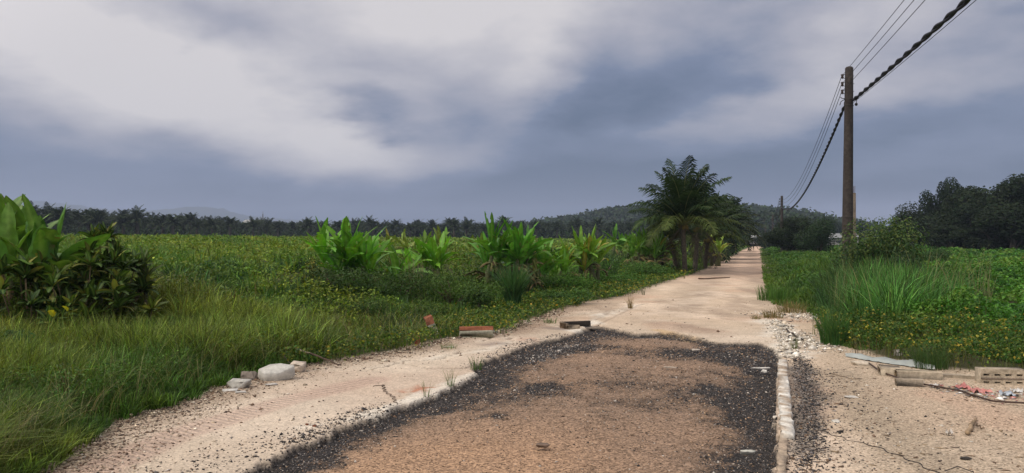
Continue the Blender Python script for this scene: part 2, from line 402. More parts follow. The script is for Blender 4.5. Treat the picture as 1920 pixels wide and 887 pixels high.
# joints and stains on the road slab
for a_, c_ in (((1095, 622), (1200, 571)), ((1200, 571), (1330, 549)), ((1150, 640), (1455, 648))):
    q = seg_d([G(*a_), G(*c_)], gx, gy + jn * .35)
    if a_[1] != 640: C = lerp(C, (.2, .15, .11), ss(.05, .01, q) * .5)
st_ = ss(.5, 0, np.hypot((gx - G(1320, 618)[0]) / 1.0, (gy - G(1320, 618)[1]) / 2.2) + jn * .6); C = lerp(C, (.24, .17, .12), st_ * .6 * (1 - tp))
for q in ((1240, 565), (1310, 572), (1360, 590), (1230, 606), (1275, 610)):
    qx, qy = G(*q); s2 = ss(.6, 0, np.hypot((gx - qx) / 1.1, (gy - qy) / 1.2) + jn * .9); C = lerp(C, (.27, .21, .16), s2 * .6 * (1 - tp))
# longitudinal wheel tracks on the far road
dirx = (gx - .295 * gy)
C = lerp(C, (.30, .23, .17), ss(.52, .70, fbm(gx * 1.3, gy * .35, 1.1, 83, 4)) * .55 * (1 - tp) * ss(14, 17, gy))
C = C * (1 - .13 * np.sin(dirx * 2.6) * ss(14, 25, gy) * (1 - tp))[:, None]
# right-hand dirt: cooler and duller, with faint ruts
rt = ss(.0, .6, gx - (.345 * gy + .25)) * (gy < 30)
C = lerp(C, (.43, .345, .25), rt * .75)
C = C * (1 + .22 * (n_c - .5) * rt)[:, None]
rut = ss(.55, .1, seg_d([G(1560, 700), G(1640, 780), G(1780, 900)], gx, gy) + jn * .5); C = lerp(C, (.30, .245, .175), rut * .55)
rut = ss(.4, .1, seg_d([G(1760, 740), G(1920, 800)], gx, gy) + jn * .5); C = lerp(C, (.50, .35, .25), rut * .5)
# left verge: stony brown strip by the grass
vg = ss(.9, .05, dln) * 0 + ss(-.95, -.1, dln) * (gy < 22); C = lerp(C, (.27, .19, .13), vg * .6)
# asphalt patch under washed-in sand
dust = np.zeros(len(gx))
def spot(px, py, rx, ry, a):
    qx, qy = G(px, py); sx_ = rx / F * qy; sy_ = ry / F * qy * qy / CAMH
    return a * np.exp(-(((gx - qx) / sx_) ** 2 + ((gy - qy) / sy_) ** 2))
for s_ in [(830, 850, 260, 80, 1.1), (760, 905, 200, 60, .6), (1010, 790, 260, 65, .62), (1190, 740, 210, 70, .55), (1130, 680, 190, 30, .6), (1300, 800, 120, 60, .45),
           (1200, 640, 120, 16, .7), (1330, 690, 110, 26, .6), (1300, 640, 90, 10, .9), (1010, 700, 60, 20, .5), (1240, 870, 200, 40, .35),
           (1120, 665, 50, 10, .4)]:
    dust = dust + spot(*s_)
for s_ in [(1020, 722, 50, 16, .9), (930, 775, 28, 10, .8), (1190, 760, 60, 16, .45), (1150, 715, 80, 10, .4), (1230, 690, 100, 9, .4), (1100, 648, 70, 7, .5), (1300, 662, 110, 9, .45),
           (1150, 800, 60, 18, .4), (1300, 745, 60, 20, .4), (1330, 785, 40, 18, .4), (1250, 650, 60, 8, .5), (1430, 690, 42, 50, .8), (1435, 800, 38, 120, .8),
           (1420, 870, 60, 60, .8), (1430, 740, 40, 60, .6), (1350, 850, 60, 30, .3), (820, 700, 70, 12, .3), (1000, 655, 60, 12, .8)]:
    dust = dust - spot(*s_)
edge = ss(.0, .62, sp + jn * .7)
dust = np.clip(.10 * edge + (dust * (.35 + .65 * edge) - .55 * (1 - edge)) + (n_b - .5) * .7 + (n_a - .5) * .7 + jn2 * .9, 0, 1)
A = np.tile(np.array([.050, .046, .044]), (len(gx), 1)); A = lerp(A, (.150, .108, .078), ss(.0, .35, dust)); A = lerp(A, (.25, .175, .122), ss(.4, 1.05, dust))
org = np.clip(spot(800, 880, 250, 80, 1.15) + spot(1010, 850, 190, 90, .5) + spot(1060, 715, 70, 14, .35) + spot(1160, 652, 90, 6, .3) + (n_a - .5) * .5, 0, 1) * ss(.3, .8, dust); A = lerp(A, (.37, .240, .150), org)
C = C * (1 - tp)[:, None] + A * tp[:, None]
tan_ = ss(.25, .02, seg_d([G(1235, 619), G(1300, 634)], gx, gy + jn * .5)); C = lerp(C, (.50, .36, .20), tan_ * .8)
# dark chips trailing on the right of the kerb
rg = ss(.35, .0, seg_d([G(1495, 690), G(1510, 740), G(1505, 840)], gx, gy) + jn * .4); C = lerp(C, (.09, .085, .08), rg * .75)
# soil under vegetation
veg = np.maximum(ss(-.1, .35, dln), ss(-.1, .35, drn))
C = lerp(C, (.060, .062, .026), veg)
fg_ = ss(25, 90, gy) * veg; C = lerp(C, (.055, .085, .022), fg_)
grit = np.clip(.38 + .75 * tp + .5 * vg + .35 * rt + rg, 0, 1)
tr_l = seg_d([G(130, 905), G(330, 815), G(540, 750), G(700, 712)], gx, gy); trd = ss(.20, .10, tr_l) * (1 - tp) * (1 - veg)
tr_2 = seg_d([G(560, 700), G(900, 640)], gx, gy); trd = np.maximum(trd, ss(.2, .1, tr_2) * .4)
C = lerp(C, (.42, .29, .23), ss(.30, .15, tr_l) * .5 * (1 - tp) * (1 - veg))
NR = len(Dr)
ii = (np.arange(NR - 1)[:, None] * NX + np.arange(NX - 1)[None]).ravel()
Q = np.stack([ii, ii + 1, ii + NX + 1, ii + NX], 1)
Vg = np.stack([gx, gy, H], 1)
cx_ = gx[ii]; vegf = veg[ii] > .5; pf = tp[ii] > .5
rightside = gx[ii] > (.345 * gy[ii] + .02)
beyond = gy[ii] > np.interp(gx[ii], [.5, 1.1, 1.9, 2.6, 4.5], [15.2, 16.2, 17.0, 16.6, 14.2])
zone = np.where(vegf, 0, np.where(pf, 1, np.where(beyond & (gx[ii] > 0.2) & ((gx[ii] < .345 * gy[ii] + .02) | (gy[ii] > 24)), 2, np.where(rightside, 0, 3))))
def sub(name, z):
    q = Q[zone == z]; u, inv = np.unique(q, return_inverse=True)
    o = mk(name, Vg[u], [inv.reshape(-1, 4)], M_ground, None, C[u], dict(dust=dust[u], asph=tp[u], tread=trd[u], grit=grit[u]), smooth=True)
    return o
tag(sub('ground', 0), kind='structure'); tag(sub('asphalt_patch', 1), kind='structure')
tag(sub('road', 2), kind='structure'); tag(sub('concrete_path', 3), kind='structure')
S = 4300
a4 = np.array([[-S, -800, -.7], [S, -800, -.7], [S, S, -.7], [-S, S, -.7]], float)
tag(mk('ground_plain', a4, [[[0, 1, 2, 3]]], M_ground, None, np.tile((.055, .085, .022), (4, 1)), dict(asph=[0] * 4, tread=[0] * 4, grit=[0] * 4)), kind='structure')

# ------------------------------------------------------------------ plant builders
def hgt(x, y): return float(Hs(np.array([x]), np.array([y]))[0])
def blades(p, h, w, az_, bend, col, seg=2):
    N = len(p); h = np.asarray(h) * np.ones(N); w = np.asarray(w) * np.ones(N)
    d_ = np.stack([np.cos(az_), np.sin(az_), np.zeros(N)], 1)
    sa = az_ + PI / 2 + rng.normal(0, .7, N); s_ = np.stack([np.cos(sa), np.sin(sa), np.zeros(N)], 1)
    rows = []
    for k in range(seg + 1):
        t_ = k / seg
        c = p + d_ * (bend * h * t_ ** 1.8)[:, None]
        c[:, 2] += h * (t_ - .38 * np.minimum(bend, 1.6) * t_ * t_ * t_)
        if k < seg:
            ww = (w * (1 - t_ * .55) * .5)[:, None] * s_; rows += [c - ww, c + ww]
        else: rows += [c]
    V = np.stack(rows, 1); n = 2 * seg + 1
    o = np.arange(N)[:, None] * n
    q = [o + np.array([[2 * k, 2 * k + 1, 2 * k + 3, 2 * k + 2]]) for k in range(seg - 1)]
    Fq = np.concatenate(q) if q else np.zeros((0, 4), int)
    Ft = o + np.array([[2 * seg - 2, 2 * seg - 1, 2 * seg]])
    return V.reshape(-1, 3), np.repeat(col, n, 0), Fq, Ft
def cards(p, nrm, L, W, col, fold=.15, dirv=None):
    """leaf-shaped faces: 6-point leaf folded along its midrib"""
    N = len(p); L = np.asarray(L) * np.ones(N); W = np.asarray(W) * np.ones(N)
    nrm = nrm / (np.linalg.norm(nrm, axis=1)[:, None] + 1e-9)
    r_ = rng.normal(0, 1, (N, 3)) if dirv is None else dirv
    a = r_ - nrm * (r_ * nrm).sum(1)[:, None]; a /= np.linalg.norm(a, axis=1)[:, None] + 1e-9
    s_ = np.cross(nrm, a); f = nrm * (W * fold)[:, None]; A = a * L[:, None]; S_ = s_ * (W * .5)[:, None]
    V = np.stack([p - A * .5, p - A * .05 - S_ + f, p + A * .5 - f * .6, p - A * .05 + S_ + f], 1)
    o = np.arange(N)[:, None] * 4
    return V.reshape(-1, 3), np.repeat(col, 4, 0), np.concatenate([o + [[0, 1, 2]], o + [[0, 2, 3]]])
def vary(col, N, s_=.25, hue=.12):
    c = np.tile(np.asarray(col, float), (N, 1)); c = c * np.exp(rng.normal(0, s_, (N, 1))); c[:, 0] *= np.exp(rng.normal(0, hue, N)); return c
def mixc(a, b__, t_): return a * (1 - t_[:, None]) + b__ * t_[:, None]
def scatter(N, d0, d1, u0=-.78, u1=.78):
    """random ground points, thinner with distance"""
    D = np.exp(rng.uniform(math.log(d0), math.log(d1), N)); x = rng.uniform(u0, u1, N) * D; return x, D
def stuff(name, parts, mat, label=None, cat=None, smooth=False):
    a = Acc()
    for V, Cc, *f in parts: a.add(V, Cc, *f)
    o = a.make(name, mat, smooth=smooth); return tag(o, label, cat, kind='stuff')
def P3(x, y, dz=0.0): return np.stack([x, y, Hs(x, y) + dz], 1)

def veg_mound(x, y):
    """height of the plant canopy over the soil, on the left"""
    m = fbm(x, y, .75, 101, 3); m2 = fbm(x, y, 2.1, 111, 3)
    return np.clip(.10 + (.75 + .9 * ss(60, 20, y)) * (m - .38) + .40 * (m2 - .4), .05, 1.0)

# ---- LEFT: leafy creepers over the bank and the raised field
x, y = scatter(430000, 9, 230); dl_ = xl(y) - x; k_ = dl_ > 1.2
x, y, dl_ = x[k_], y[k_], dl_[k_]
mnd = veg_mound(x, y) * (.25 + .75 * ss(1.5, 5, dl_))
zr = rng.random(len(x)) ** .45
p = P3(x, y); p[:, 2] += mnd * zr
pxx = x / y * F + 960
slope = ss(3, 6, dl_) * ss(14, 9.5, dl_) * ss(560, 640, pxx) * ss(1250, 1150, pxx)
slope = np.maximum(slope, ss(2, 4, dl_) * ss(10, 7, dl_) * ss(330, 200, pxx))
nz = fbm(x, y, .45, 121, 4)
c = vary((.125, .220, .026), len(x)); c = mixc(c, vary((.170, .225, .030), len(x)), ss(.45, .62, nz))
c = mixc(c, vary((.075, .150, .022), len(x)), ss(.5, .35, nz) * .8)
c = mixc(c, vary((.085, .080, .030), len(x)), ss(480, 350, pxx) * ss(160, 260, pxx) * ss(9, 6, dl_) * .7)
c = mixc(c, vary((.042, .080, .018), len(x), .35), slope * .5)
sz = y * .0021 * rng.uniform(.6, 1.4, len(x)) + .016
nr = rng.normal(0, .55, (len(x), 3)); nr[:, 2] += 1.0
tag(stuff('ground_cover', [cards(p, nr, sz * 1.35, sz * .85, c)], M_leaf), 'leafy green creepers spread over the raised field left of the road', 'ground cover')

# ---- LEFT: meadow grass blades mixed through the field
x, y = scatter(150000, 9, 150); dl_ = xl(y) - x; k_ = (dl_ > .25); x, y, dl_ = x[k_], y[k_], dl_[k_]; pxx = x / y * F + 960
k_ = (rng.random(len(x)) < .12 + .88 * ss(6, 2.5, dl_)); x, y, dl_, pxx = x[k_], y[k_], dl_[k_], pxx[k_]
nz = fbm(x, y, .5, 131, 4)
h = (.20 + .22 * nz) * rng.uniform(.6, 1.25, len(x)) * (.45 + .55 * ss(.2, 1.5, dl_)); h = h * (1 + .4 * ss(5, 10, dl_))
c = vary((.125, .165, .026), len(x), .35); c = mixc(c, vary((.07, .145, .022), len(x)), ss(.55, .4, nz)); c = mixc(c, vary((.15, .15, .05), len(x)), (rng.random(len(x)) < .10 * (dl_ < 7)) * 1.0)
far_ = ss(1050, 1150, pxx); c = mixc(c, vary((.045, .11, .018), len(x)), far_ * .7)
p = P3(x, y, -.03); p[:, 2] += veg_mound(x, y) * .55 * ss(2.5, 6, dl_)
V1 = blades(p, h, .0022 * y + .003, rng.uniform(0, 2 * PI, len(x)), rng.uniform(.1, .9, len(x)), c)
tag(stuff('meadow_grass', [V1], M_grass), 'fine yellowish green grass along the left verge and bank', 'grass')

# ---- LEFT FRONT: long dark grass beside the concrete path
def clumps(xc, yc, n, rad, h, w, bend, col, seg=3, s_=.22):
    N = len(xc) * n; ci = np.repeat(np.arange(len(xc)), n)
    th = rng.uniform(0, 2 * PI, N); r_ = rad[ci] * np.sqrt(rng.random(N))
    x_ = xc[ci] + r_ * np.cos(th); y_ = yc[ci] + r_ * np.sin(th)
    p_ = P3(x_, y_, -.02); hh = h[ci] * rng.uniform(.55, 1.15, N)
    cc = col[ci] * np.exp(rng.normal(0, s_, (N, 1)))
    az_ = th + rng.normal(0, .6, N)
    return blades(p_, hh, w[ci] * rng.uniform(.7, 1.2, N), az_, bend * rng.uniform(.15, 1.3, N) * (.4 + r_ / (rad[ci] + 1e-6)), cc, seg)
xc, yc = scatter(6200, 4.2, 15, -.8, .0); dl_ = xl(yc) - xc; pxx = xc / yc * F + 960
k_ = (dl_ > .02) & (pxx < 560 + rng.normal(0, 40, len(xc))) & (dl_ < 7.5); xc, yc, dl_ = xc[k_], yc[k_], dl_[k_]
nz = fbm(xc, yc, .9, 141, 3)
hh = (.22 + .42 * ss(0, 1.0, dl_)) * (.40 + 1.2 * nz)
col = mixc(vary((.058, .122, .022), len(xc), .3), vary((.135, .185, .036), len(xc), .25), ss(.42, .62, nz) + ss(2, 4.5, dl_) * .5 * (nz > .4))
V1 = clumps(xc, yc, 34, .05 + .10 * rng.random(len(xc)), hh, .0055 + .0008 * yc, .8, np.clip(col, 0, 1), s_=.42)
# seed stalks and dry straws
xs, ys = scatter(9500, 5, 16, -.8, -.05); dl2 = xl(ys) - xs; k_ = (dl2 > .1) & (dl2 < 7); xs, ys = xs[k_], ys[k_]
V2 = blades(P3(xs, ys), rng.uniform(.4, .8, len(xs)), .004, rng.uniform(0, 2 * PI, len(xs)), rng.uniform(.3, 1.2, len(xs)), vary((.19, .185, .085), len(xs), .3), 4)
xw, yw = scatter(60000, 5.5, 16, -.8, .0); dl3 = xl(yw) - xw; k_ = (dl3 > .3) & (dl3 < 7.5) & ((xw / yw * F + 960) < 600) & (fbm(xw, yw, 1.1, 147, 3) > .52); xw, yw = xw[k_], yw[k_]
pw = P3(xw, yw); pw[:, 2] += rng.uniform(.05, .5, len(xw)); nr = rng.normal(0, .5, (len(xw), 3)); nr[:, 2] += 1
V3 = cards(pw, nr, .035 * rng.uniform(.6, 1.5, len(xw)), .022, vary((.065, .14, .025), len(xw), .35))
tag(stuff('long_grass', [V1, V2, V3], M_grass), 'long dark green grass beside the tyre marked concrete path, bottom left', 'grass')

# ---- rough grass clumps on the dark slope below the bananas
xc, yc = scatter(2600, 14, 48, -.45, .25); dl_ = xl(yc) - xc; pxx = xc / yc * F + 960
k_ = (dl_ > 1.4) & (dl_ < 9) & (pxx > 300) & (fbm(xc, yc, .6, 145, 3) > .42); xc, yc, dl_ = xc[k_], yc[k_], dl_[k_]
V1 = clumps(xc, yc, 24, .10 + .12 * rng.random(len(xc)), (.30 + .35 * rng.random(len(xc))) * (.6 + .4 * ss(1.5, 3, dl_)), .004 + .0012 * yc, 1.0, mixc(vary((.060, .125, .024), len(xc), .3), vary((.030, .070, .018), len(xc), .3), (rng.random(len(xc)) < .5) * 1.), s_=.35)
tag(stuff('rough_grass', [V1], M_grass), 'rough grass clumps on the slope below the banana plants', 'grass')
# ---- reed-like bright grass on the crest of the left field
xc = rng.uniform(-15.5, -5.5, 420); yc = rng.uniform(20, 30, 420); pxx = xc / yc * F + 960
k_ = (pxx < 480); xc, yc = xc[k_], yc[k_]
V1 = clumps(xc, yc, 26, np.full(len(xc), .25), np.full(len(xc), .78) * (.55 + .6 * ss(520, 180, xc / yc * F + 960)), np.full(len(xc), .028), .9, vary((.085, .165, .03), len(xc), .15))
tag(stuff('field_grass', [V1], M_grass), 'tall bright green grass on the crest of the left field', 'grass')

# ---- yellow-green weeds by the path on both sides
def weeds(x, y, h, s0, name, label, base=(.10, .15, .022), yel=.22, msk=None):
    n = fbm(x, y, 1.6, 151, 3)
    z = h * (.3 + 1.2 * n) * rng.random(len(x)) ** .5
    p_ = P3(x, y); p_[:, 2] += z
    cc = vary(base, len(x), .28); t_ = (rng.random(len(x)) < yel * (.3 + 1.4 * fbm(x, y, .8, 161, 3))) * 1.0
    cc = mixc(cc, vary((.25, .23, .035), len(x), .3), t_); cc = mixc(cc, vary((.035, .085, .016), len(x), .25), (rng.random(len(x)) < .38) * 1.0)
    nr_ = rng.normal(0, .6, (len(x), 3)); nr_[:, 2] += .8
    sz_ = (s0 + .0016 * y) * rng.uniform(.6, 1.4, len(x))
    st_ = rng.random(len(x)) < .10
    xs_, ys_ = x[st_], y[st_]
    stalk = blades(P3(xs_, ys_), h * 1.15 * rng.uniform(.5, 1.2, len(xs_)), .004 + .0004 * ys_, rng.uniform(0, 6.28, len(xs_)), rng.uniform(.05, .6, len(xs_)), vary((.09, .11, .03), len(xs_)), 2)
    tag(stuff(name, [cards(p_, nr_, sz_ * 1.3, sz_, cc), stalk], M_leaf), label, 'weeds')
x, y = scatter(90000, 10.2, 44, -.35, .28); dl_ = xl(y) + (fbm(x, y, 1.5, 7, 3) - .5) * .8 - x
wid = np.where(y < 18, 1.5, .10 * y); k_ = (dl_ > -.12) & (dl_ < wid * (.6 + .8 * fbm(x, y, .7, 171, 2))) & ((x / y * F + 960) > 525)
weeds(x[k_], y[k_], .26, .014, 'yellow_weeds', 'low yellow flecked weeds crowding the left edge of the path')
x = rng.uniform(5.2, 13, 60000); y = rng.uniform(9.5, 20, 60000); dr_ = x - xr(y) + (fbm(x, y, 1.5, 7, 3) - .5) * .8; pxx = x / y * F + 960
k_ = (dr_ > -.05) & (dr_ < 1.9 + .8 * fbm(x, y, .7, 3, 2)) & (y < 17.0 - (pxx - 1540) * .006) & (pxx < 2150)
weeds(x[k_], y[k_], .38, .014, 'yellow_weeds', 'bushy yellow flecked weeds behind the hollow block on the right', base=(.075, .125, .02), yel=.26)

# ---- RIGHT: bright creeper field
x, y = scatter(300000, 9, 200, .2, .85); dr_ = x - xr(y); k_ = dr_ > 1.2; x, y, dr_ = x[k_], y[k_], dr_[k_]; pxx = x / y * F + 960
m_ = np.clip(.10 + 1.3 * (fbm(x, y, .8, 181, 3) - .38), .05, .7) * (1 - .45 * ss(1640, 1560, pxx) * ss(30, 60, y))
p = P3(x, y); p[:, 2] += m_ * rng.random(len(x)) ** .4
nz = fbm(x, y, .5, 191, 4)
c = vary((.070, .190, .024), len(x)); c = mixc(c, vary((.035, .110, .018), len(x)), ss(.52, .38, nz)); c = mixc(c, vary((.11, .20, .03), len(x)), ss(.55, .68, nz))
c = mixc(c, vary((.055, .125, .022), len(x)), ss(1750, 1600, pxx) * .7)
sz = y * .0024 * rng.uniform(.6, 1.4, len(x)) + .018; nr = rng.normal(0, .5, (len(x), 3)); nr[:, 2] += 1
tag(stuff('ground_cover', [cards(p, nr, sz * 1.3, sz * .95, c)], M_leaf), 'bright green creepers covering the flat field on the right', 'ground cover')
# ---- RIGHT: grass strip between the road and the poles
x, y = scatter(80000, 13, 190, .2, .5); dr_ = x - xr(y); k_ = (dr_ > .0) & (dr_ < 6 + .12 * y); x, y, dr_ = x[k_], y[k_], dr_[k_]
nz = fbm(x, y, .7, 201, 3); h = (.16 + .55 * ss(.3, 2.5, dr_)) * (.5 + nz) * rng.uniform(.6, 1.2, len(x)) * (1 - .45 * ss(30, 60, y))
c = vary((.050, .110, .022), len(x)); c = mixc(c, vary((.085, .15, .025), len(x)), ss(.5, .65, nz)); c = mixc(c, vary((.085, .15, .022), len(x)), ss(1.2, .2, dr_) * .7)
tag(stuff('meadow_grass', [blades(P3(x, y, -.03), h, .0022 * y + .004, rng.uniform(0, 6.28, len(x)), rng.uniform(.1, 1.0, len(x)), c)], M_grass), 'green grass strip between the road and the utility poles', 'grass')
# ---- RIGHT: tall reeds (one dense stand)
N_ = 480; px_ = rng.uniform(1545, 1800, N_); D_ = rng.uniform(14.8, 24, N_); xc = (px_ - 960) / F * D_; k_ = xc - xr(D_) > .35
xc, yc = xc[k_], D_[k_]; pxx = px_[k_]
hh = (1.12 - .5 * ss(1660, 1800, pxx)) * rng.uniform(.6, 1.15, len(xc)) * (.6 + .4 * ss(.3, 1.2, xc - xr(yc)))
V1 = clumps(xc, yc, 34, np.full(len(xc), .22), hh, np.full(len(xc), .022), .62, mixc(vary((.065, .165, .035), len(xc), .25), vary((.040, .09, .026), len(xc), .2), ss(1640, 1570, pxx)), 4, s_=.42)
n2_ = 260; qx = rng.uniform(1560, 1860, n2_); qd = rng.uniform(15, 22, n2_); xs = (qx - 960) / F * qd
V2 = blades(P3(xs, qd), rng.uniform(1.0, 1.7, n2_), .012, rng.uniform(0, 6.28, n2_), rng.uniform(.1, .5, n2_), vary((.15, .17, .07), n2_, .2), 4)
tag(stuff('reeds', [V1, V2], M_grass), 'tall green reeds standing in front of the nearest utility pole', 'reeds')

# ------------------------------------------------------------------ single plants
def tuft(name, px, py, n, rad, h, w, bend, col, label, cat='grass', group=None, D=None, seg=4, dead=0, spread=.25):
    if D is None: gx_, D = G(px, py)
    gx_ = X(px, D); z0 = hgt(gx_, D)
    th = rng.uniform(0, 2 * PI, n); r_ = rad * np.sqrt(rng.random(n)); p_ = np.stack([r_ * np.cos(th), r_ * np.sin(th), np.full(n, -.01)], 1)
    c_ = vary(col, n, .22)
    if dead: c_ = mixc(c_, vary((.22, .17, .08), n, .2), (rng.random(n) < dead) * 1.)
    V, Cc, Fq, Ft = blades(p_, h * rng.uniform(.5, 1.1, n), w, th + rng.normal(0, .5, n), bend * rng.uniform(.1, 1.2, n), c_, seg)
    a = Acc(); a.add(V, Cc, Fq, Ft); o = a.make(name, M_grass, loc=(gx_, D, z0)); return tag(o, label, cat, group)
tuft('fountain_grass', 962, 560, 560, .16, 1.30, .024, .5, (.060, .135, .045), 'dense arching fountain grass clump on the left bank behind the brick debris', 'grass clump', D=20.5)
tuft('fountain_grass', 1137, 508, 420, .35, 1.6, .03, .7, (.055, .10, .045), 'grey green grass clump left of the coconut palms', 'grass clump', D=34)
tuft('grass_tuft', 1182, 578, 46, .07, .36, .010, .4, (.20, .15, .055), 'upright straw coloured tuft at the slab joint on the road', 'grass tuft', dead=.5)
tuft('grass_tuft', 893, 692, 40, .09, .24, .006, .6, (.07, .13, .03), 'small green tuft at the broken corner of the left slab', 'grass tuft')
tuft('grass_tuft', 843, 722, 26, .06, .26, .005, .6, (.09, .15, .03), 'thin green tuft on the whitewashed slab edge', 'grass tuft')
tuft('grass_tuft', 800, 742, 16, .05, .22, .005, .5, (.09, .15, .03), 'sparse green tuft at the foot of the whitewashed slab edge', 'grass tuft')
tuft('grass_tuft', 842, 654, 60, .13, .16, .006, .9, (.10, .15, .03), 'flat green tuft on cracked concrete below the brick edged kerb', 'grass tuft')
tuft('grass_tuft', 1032, 606, 60, .16, .16, .009, .6, (.07, .13, .03), 'low green tuft just left of the drain box', 'grass tuft')
tuft('grass_tuft', 1206, 553, 20, .05, .28, .01, .4, (.06, .09, .03), 'dark thin tuft at the verge left of the narrowing road', 'grass tuft')
tuft('grass_tuft', 1448, 596, 190, .24, .26, .008, .5, (.15, .13, .05), 'sparse brownish tuft in the pale rubble right of the road', 'grass tuft', dead=.5)
tuft('grass_tuft', 1484, 586, 260, .36, .34, .010, .5, (.12, .12, .04), 'dense brown and green tuft on the concrete apron right of the road', 'grass tuft', dead=.5)
tuft('grass_tuft', 1454, 563, 420, .55, .50, .013, .3, (.07, .15, .03), 'bright green square clump at the right edge of the road', 'grass tuft')
tuft('grass_tuft', 1418, 598, 80, .12, .14, .008, .8, (.15, .13, .05), 'flattened dry tuft on the right shoulder of the road', 'grass tuft', dead=.6)
tuft('grass_tuft', 1562, 646, 330, .20, .72, .010, .45, (.055, .13, .03), 'upright green tuft at the front left corner of the reeds', 'grass clump')
tuft('grass_tuft', 1744, 690, 420, .22, .42, .006, .55, (.055, .105, .03), 'fine dark tuft behind the loose kerb blocks', 'grass clump')
tuft('grass_tuft', 1490, 655, 30, .06, .28, .006, .5, (.10, .13, .04), 'thin tuft growing out of white rubble beside the kerb', 'grass tuft')
tuft('dry_stalks', 1640, 668, 40, .35, .42, .006, .4, (.10, .075, .045), 'bare twiggy stalks beside the grey plastic sheet', 'dry plant')
tuft('dry_stalks', 778, 590, 60, .22, 1.35, .022, .12, (.19, .17, .11), 'pale dead upright stems standing in dark undergrowth', 'dry plant', D=21)

def arc(az_, e0, droop, L, n, pw=1.3):
    t_ = np.linspace(0, 1, n + 1); e = e0 - droop * t_ ** pw; st_ = L / n
    d_ = np.stack([np.cos(e) * math.cos(az_), np.cos(e) * math.sin(az_), np.sin(e)], 1)
    pts = np.concatenate([[np.zeros(3)], np.cumsum(d_[:-1] * st_, 0)]); return pts, d_
def banana_leaf(a, base, az_, e0, droop, L, W, col, n=12, torn=.12, fold=.35, r=rng):
    pts, d_ = arc(az_, e0, droop, L, n); pts = pts + base; t_ = np.linspace(0, 1, n + 1)
    side = np.array([-math.sin(az_), math.cos(az_), 0]); tw = r.normal(0, .35)
    up = np.cross(d_, side); up *= np.sign(up[:, 2:3] + 1e-6)
    side_ = side * math.cos(tw) + up * math.sin(tw); upv = np.cross(side_, d_)
    tt = np.clip((t_ - .10) / .90, 0, 1); w = W * .5 * (np.sin(PI * tt ** .85) ** .5); w[t_ <= .12] = .012; w[-1] = .01
    rows = []; f = fold
    for s_, k in ((-1, 1.0), (-1, .5), (0, 0), (1, .5), (1, 1.0)):
        j = r.normal(0, .05, n + 1) * (k == 1.0)
        ww = w * k * (1 + j)
        lift = f * ww - (ww ** 2) * .9 / max(W, .1) * (k == 1.0)
        rows.append(pts + side_ * (s_ * ww)[:, None] + upv * lift[:, None])
    V = np.stack(rows, 1)
    c_ = np.tile(col, (n + 1, 5, 1)) * np.exp(r.normal(0, .09, (n + 1, 5, 1)))
    bm_e = (r.random((n + 1, 5, 1)) < .12) * np.array([1., 0, 0, 0, 1.])[None, :, None]; c_ = c_ * (1 - bm_e) + np.array([.16, .11, .04]) * bm_e
    c_[:, 2] = c_[:, 2] * .6 + np.array([.16, .24, .06]) * .6
    qs = []
    for i in range(n):
        for j in range(4):
            if j in (0, 3) and r.random() < torn and i > 1: 
                continue
            o = i * 5 + j; qs.append([o, o + 1, o + 6, o + 5])
    a.add(V.reshape(-1, 3), c_.reshape(-1, 3), qs)
def banana(px, D, nst, Lf, hst, label, seed, spread=.5, lc=(0.098, 0.250, .026), dead=.25, nl=8, group='banana plants on the left bank', yellow=0.0, wid=.27, dz=0.0):
    r = np.random.default_rng(seed); x0 = X(px, D); root = thing('banana_plant', (x0, D, hgt(x0, D) + dz), label, 'banana plant', group)
    leaves, dd = Acc(), Acc()
    for k in range(nst):
        ox, oy = (r.normal(0, spread), r.normal(0, spread * .7)) if k else (0, 0); hs = hst * r.uniform(.55, 1.1)
        ln = r.normal(0, .12, 2); top = np.array([ox + ln[0], oy + ln[1], hs])
        s_ = Acc(); tube(s_, [[ox, oy, -.05], [ox + ln[0] * .4, oy + ln[1] * .4, hs * .5], top], [.10 * Lf, .085 * Lf, .045 * Lf], (.075, .085, .035), 8)
        s_.make('stem', M_bark, root)
        a0 = r.uniform(0, 6.28)
        for j in range(nl):
            az_ = a0 + j * 2.4 + r.normal(0, .35); fr = (j + r.uniform(-.5, .5)) / nl
            c_ = np.array(lc) * np.exp(r.normal(0, .18)) * np.array([1 + r.uniform(0, .3), 1, 1])
            if r.random() < yellow: c_ = np.array([.30, .27, .04]) * r.uniform(.7, 1.2)
            banana_leaf(leaves, top, az_, R(88 - fr * 44 + r.normal(0, 8)), R(8 + fr * 66 + r.uniform(0, 26)), Lf * r.uniform(.75, 1.25), Lf * wid * .85 * r.uniform(.8, 1.15), c_, torn=.05 + .22 * fr, r=r)
        for j in range(int(nl * dead * 2)):
            c_ = np.array([.10, .060, .030]) * np.exp(r.normal(0, .4)); 
            banana_leaf(dd, top * [1, 1, .8], r.uniform(0, 6.28), R(r.uniform(-20, 35)), R(r.uniform(60, 110)), Lf * r.uniform(.4, .8), Lf * .13, c_, torn=.3, fold=1.2, r=r)
    leaves.make('foliage', M_ban, root, smooth=True)
    if dd.n: dd.make('dead_foliage', M_bark, root)
    return root
banana(95, 12.8, 3, 1.05, .72, 'large pale leaved banana plant at the left end of the field', 5, spread=.30, lc=(0.081, 0.194, .030), dead=.1, nl=6, wid=.36)
banana(20, 13.4, 3, 1.25, .80, 'banana plant cut by the left edge of the photo', 8, spread=.30, lc=(0.072, 0.175, .030), dead=.1, nl=6, wid=.34)
banana(645, 20, 7, 1.1, 1.02, 'broad bright banana clump with one rolled spear leaf, middle of the bank', 11, spread=.42, lc=(0.095, 0.300, .022), dead=0.0, nl=10, wid=.22)
banana(700, 21, 2, 1.04, 0.57, 'low dark banana shoots right of the spear leaved clump', 14, spread=.35, lc=(0.065, 0.188, .02), dead=.05, nl=8)
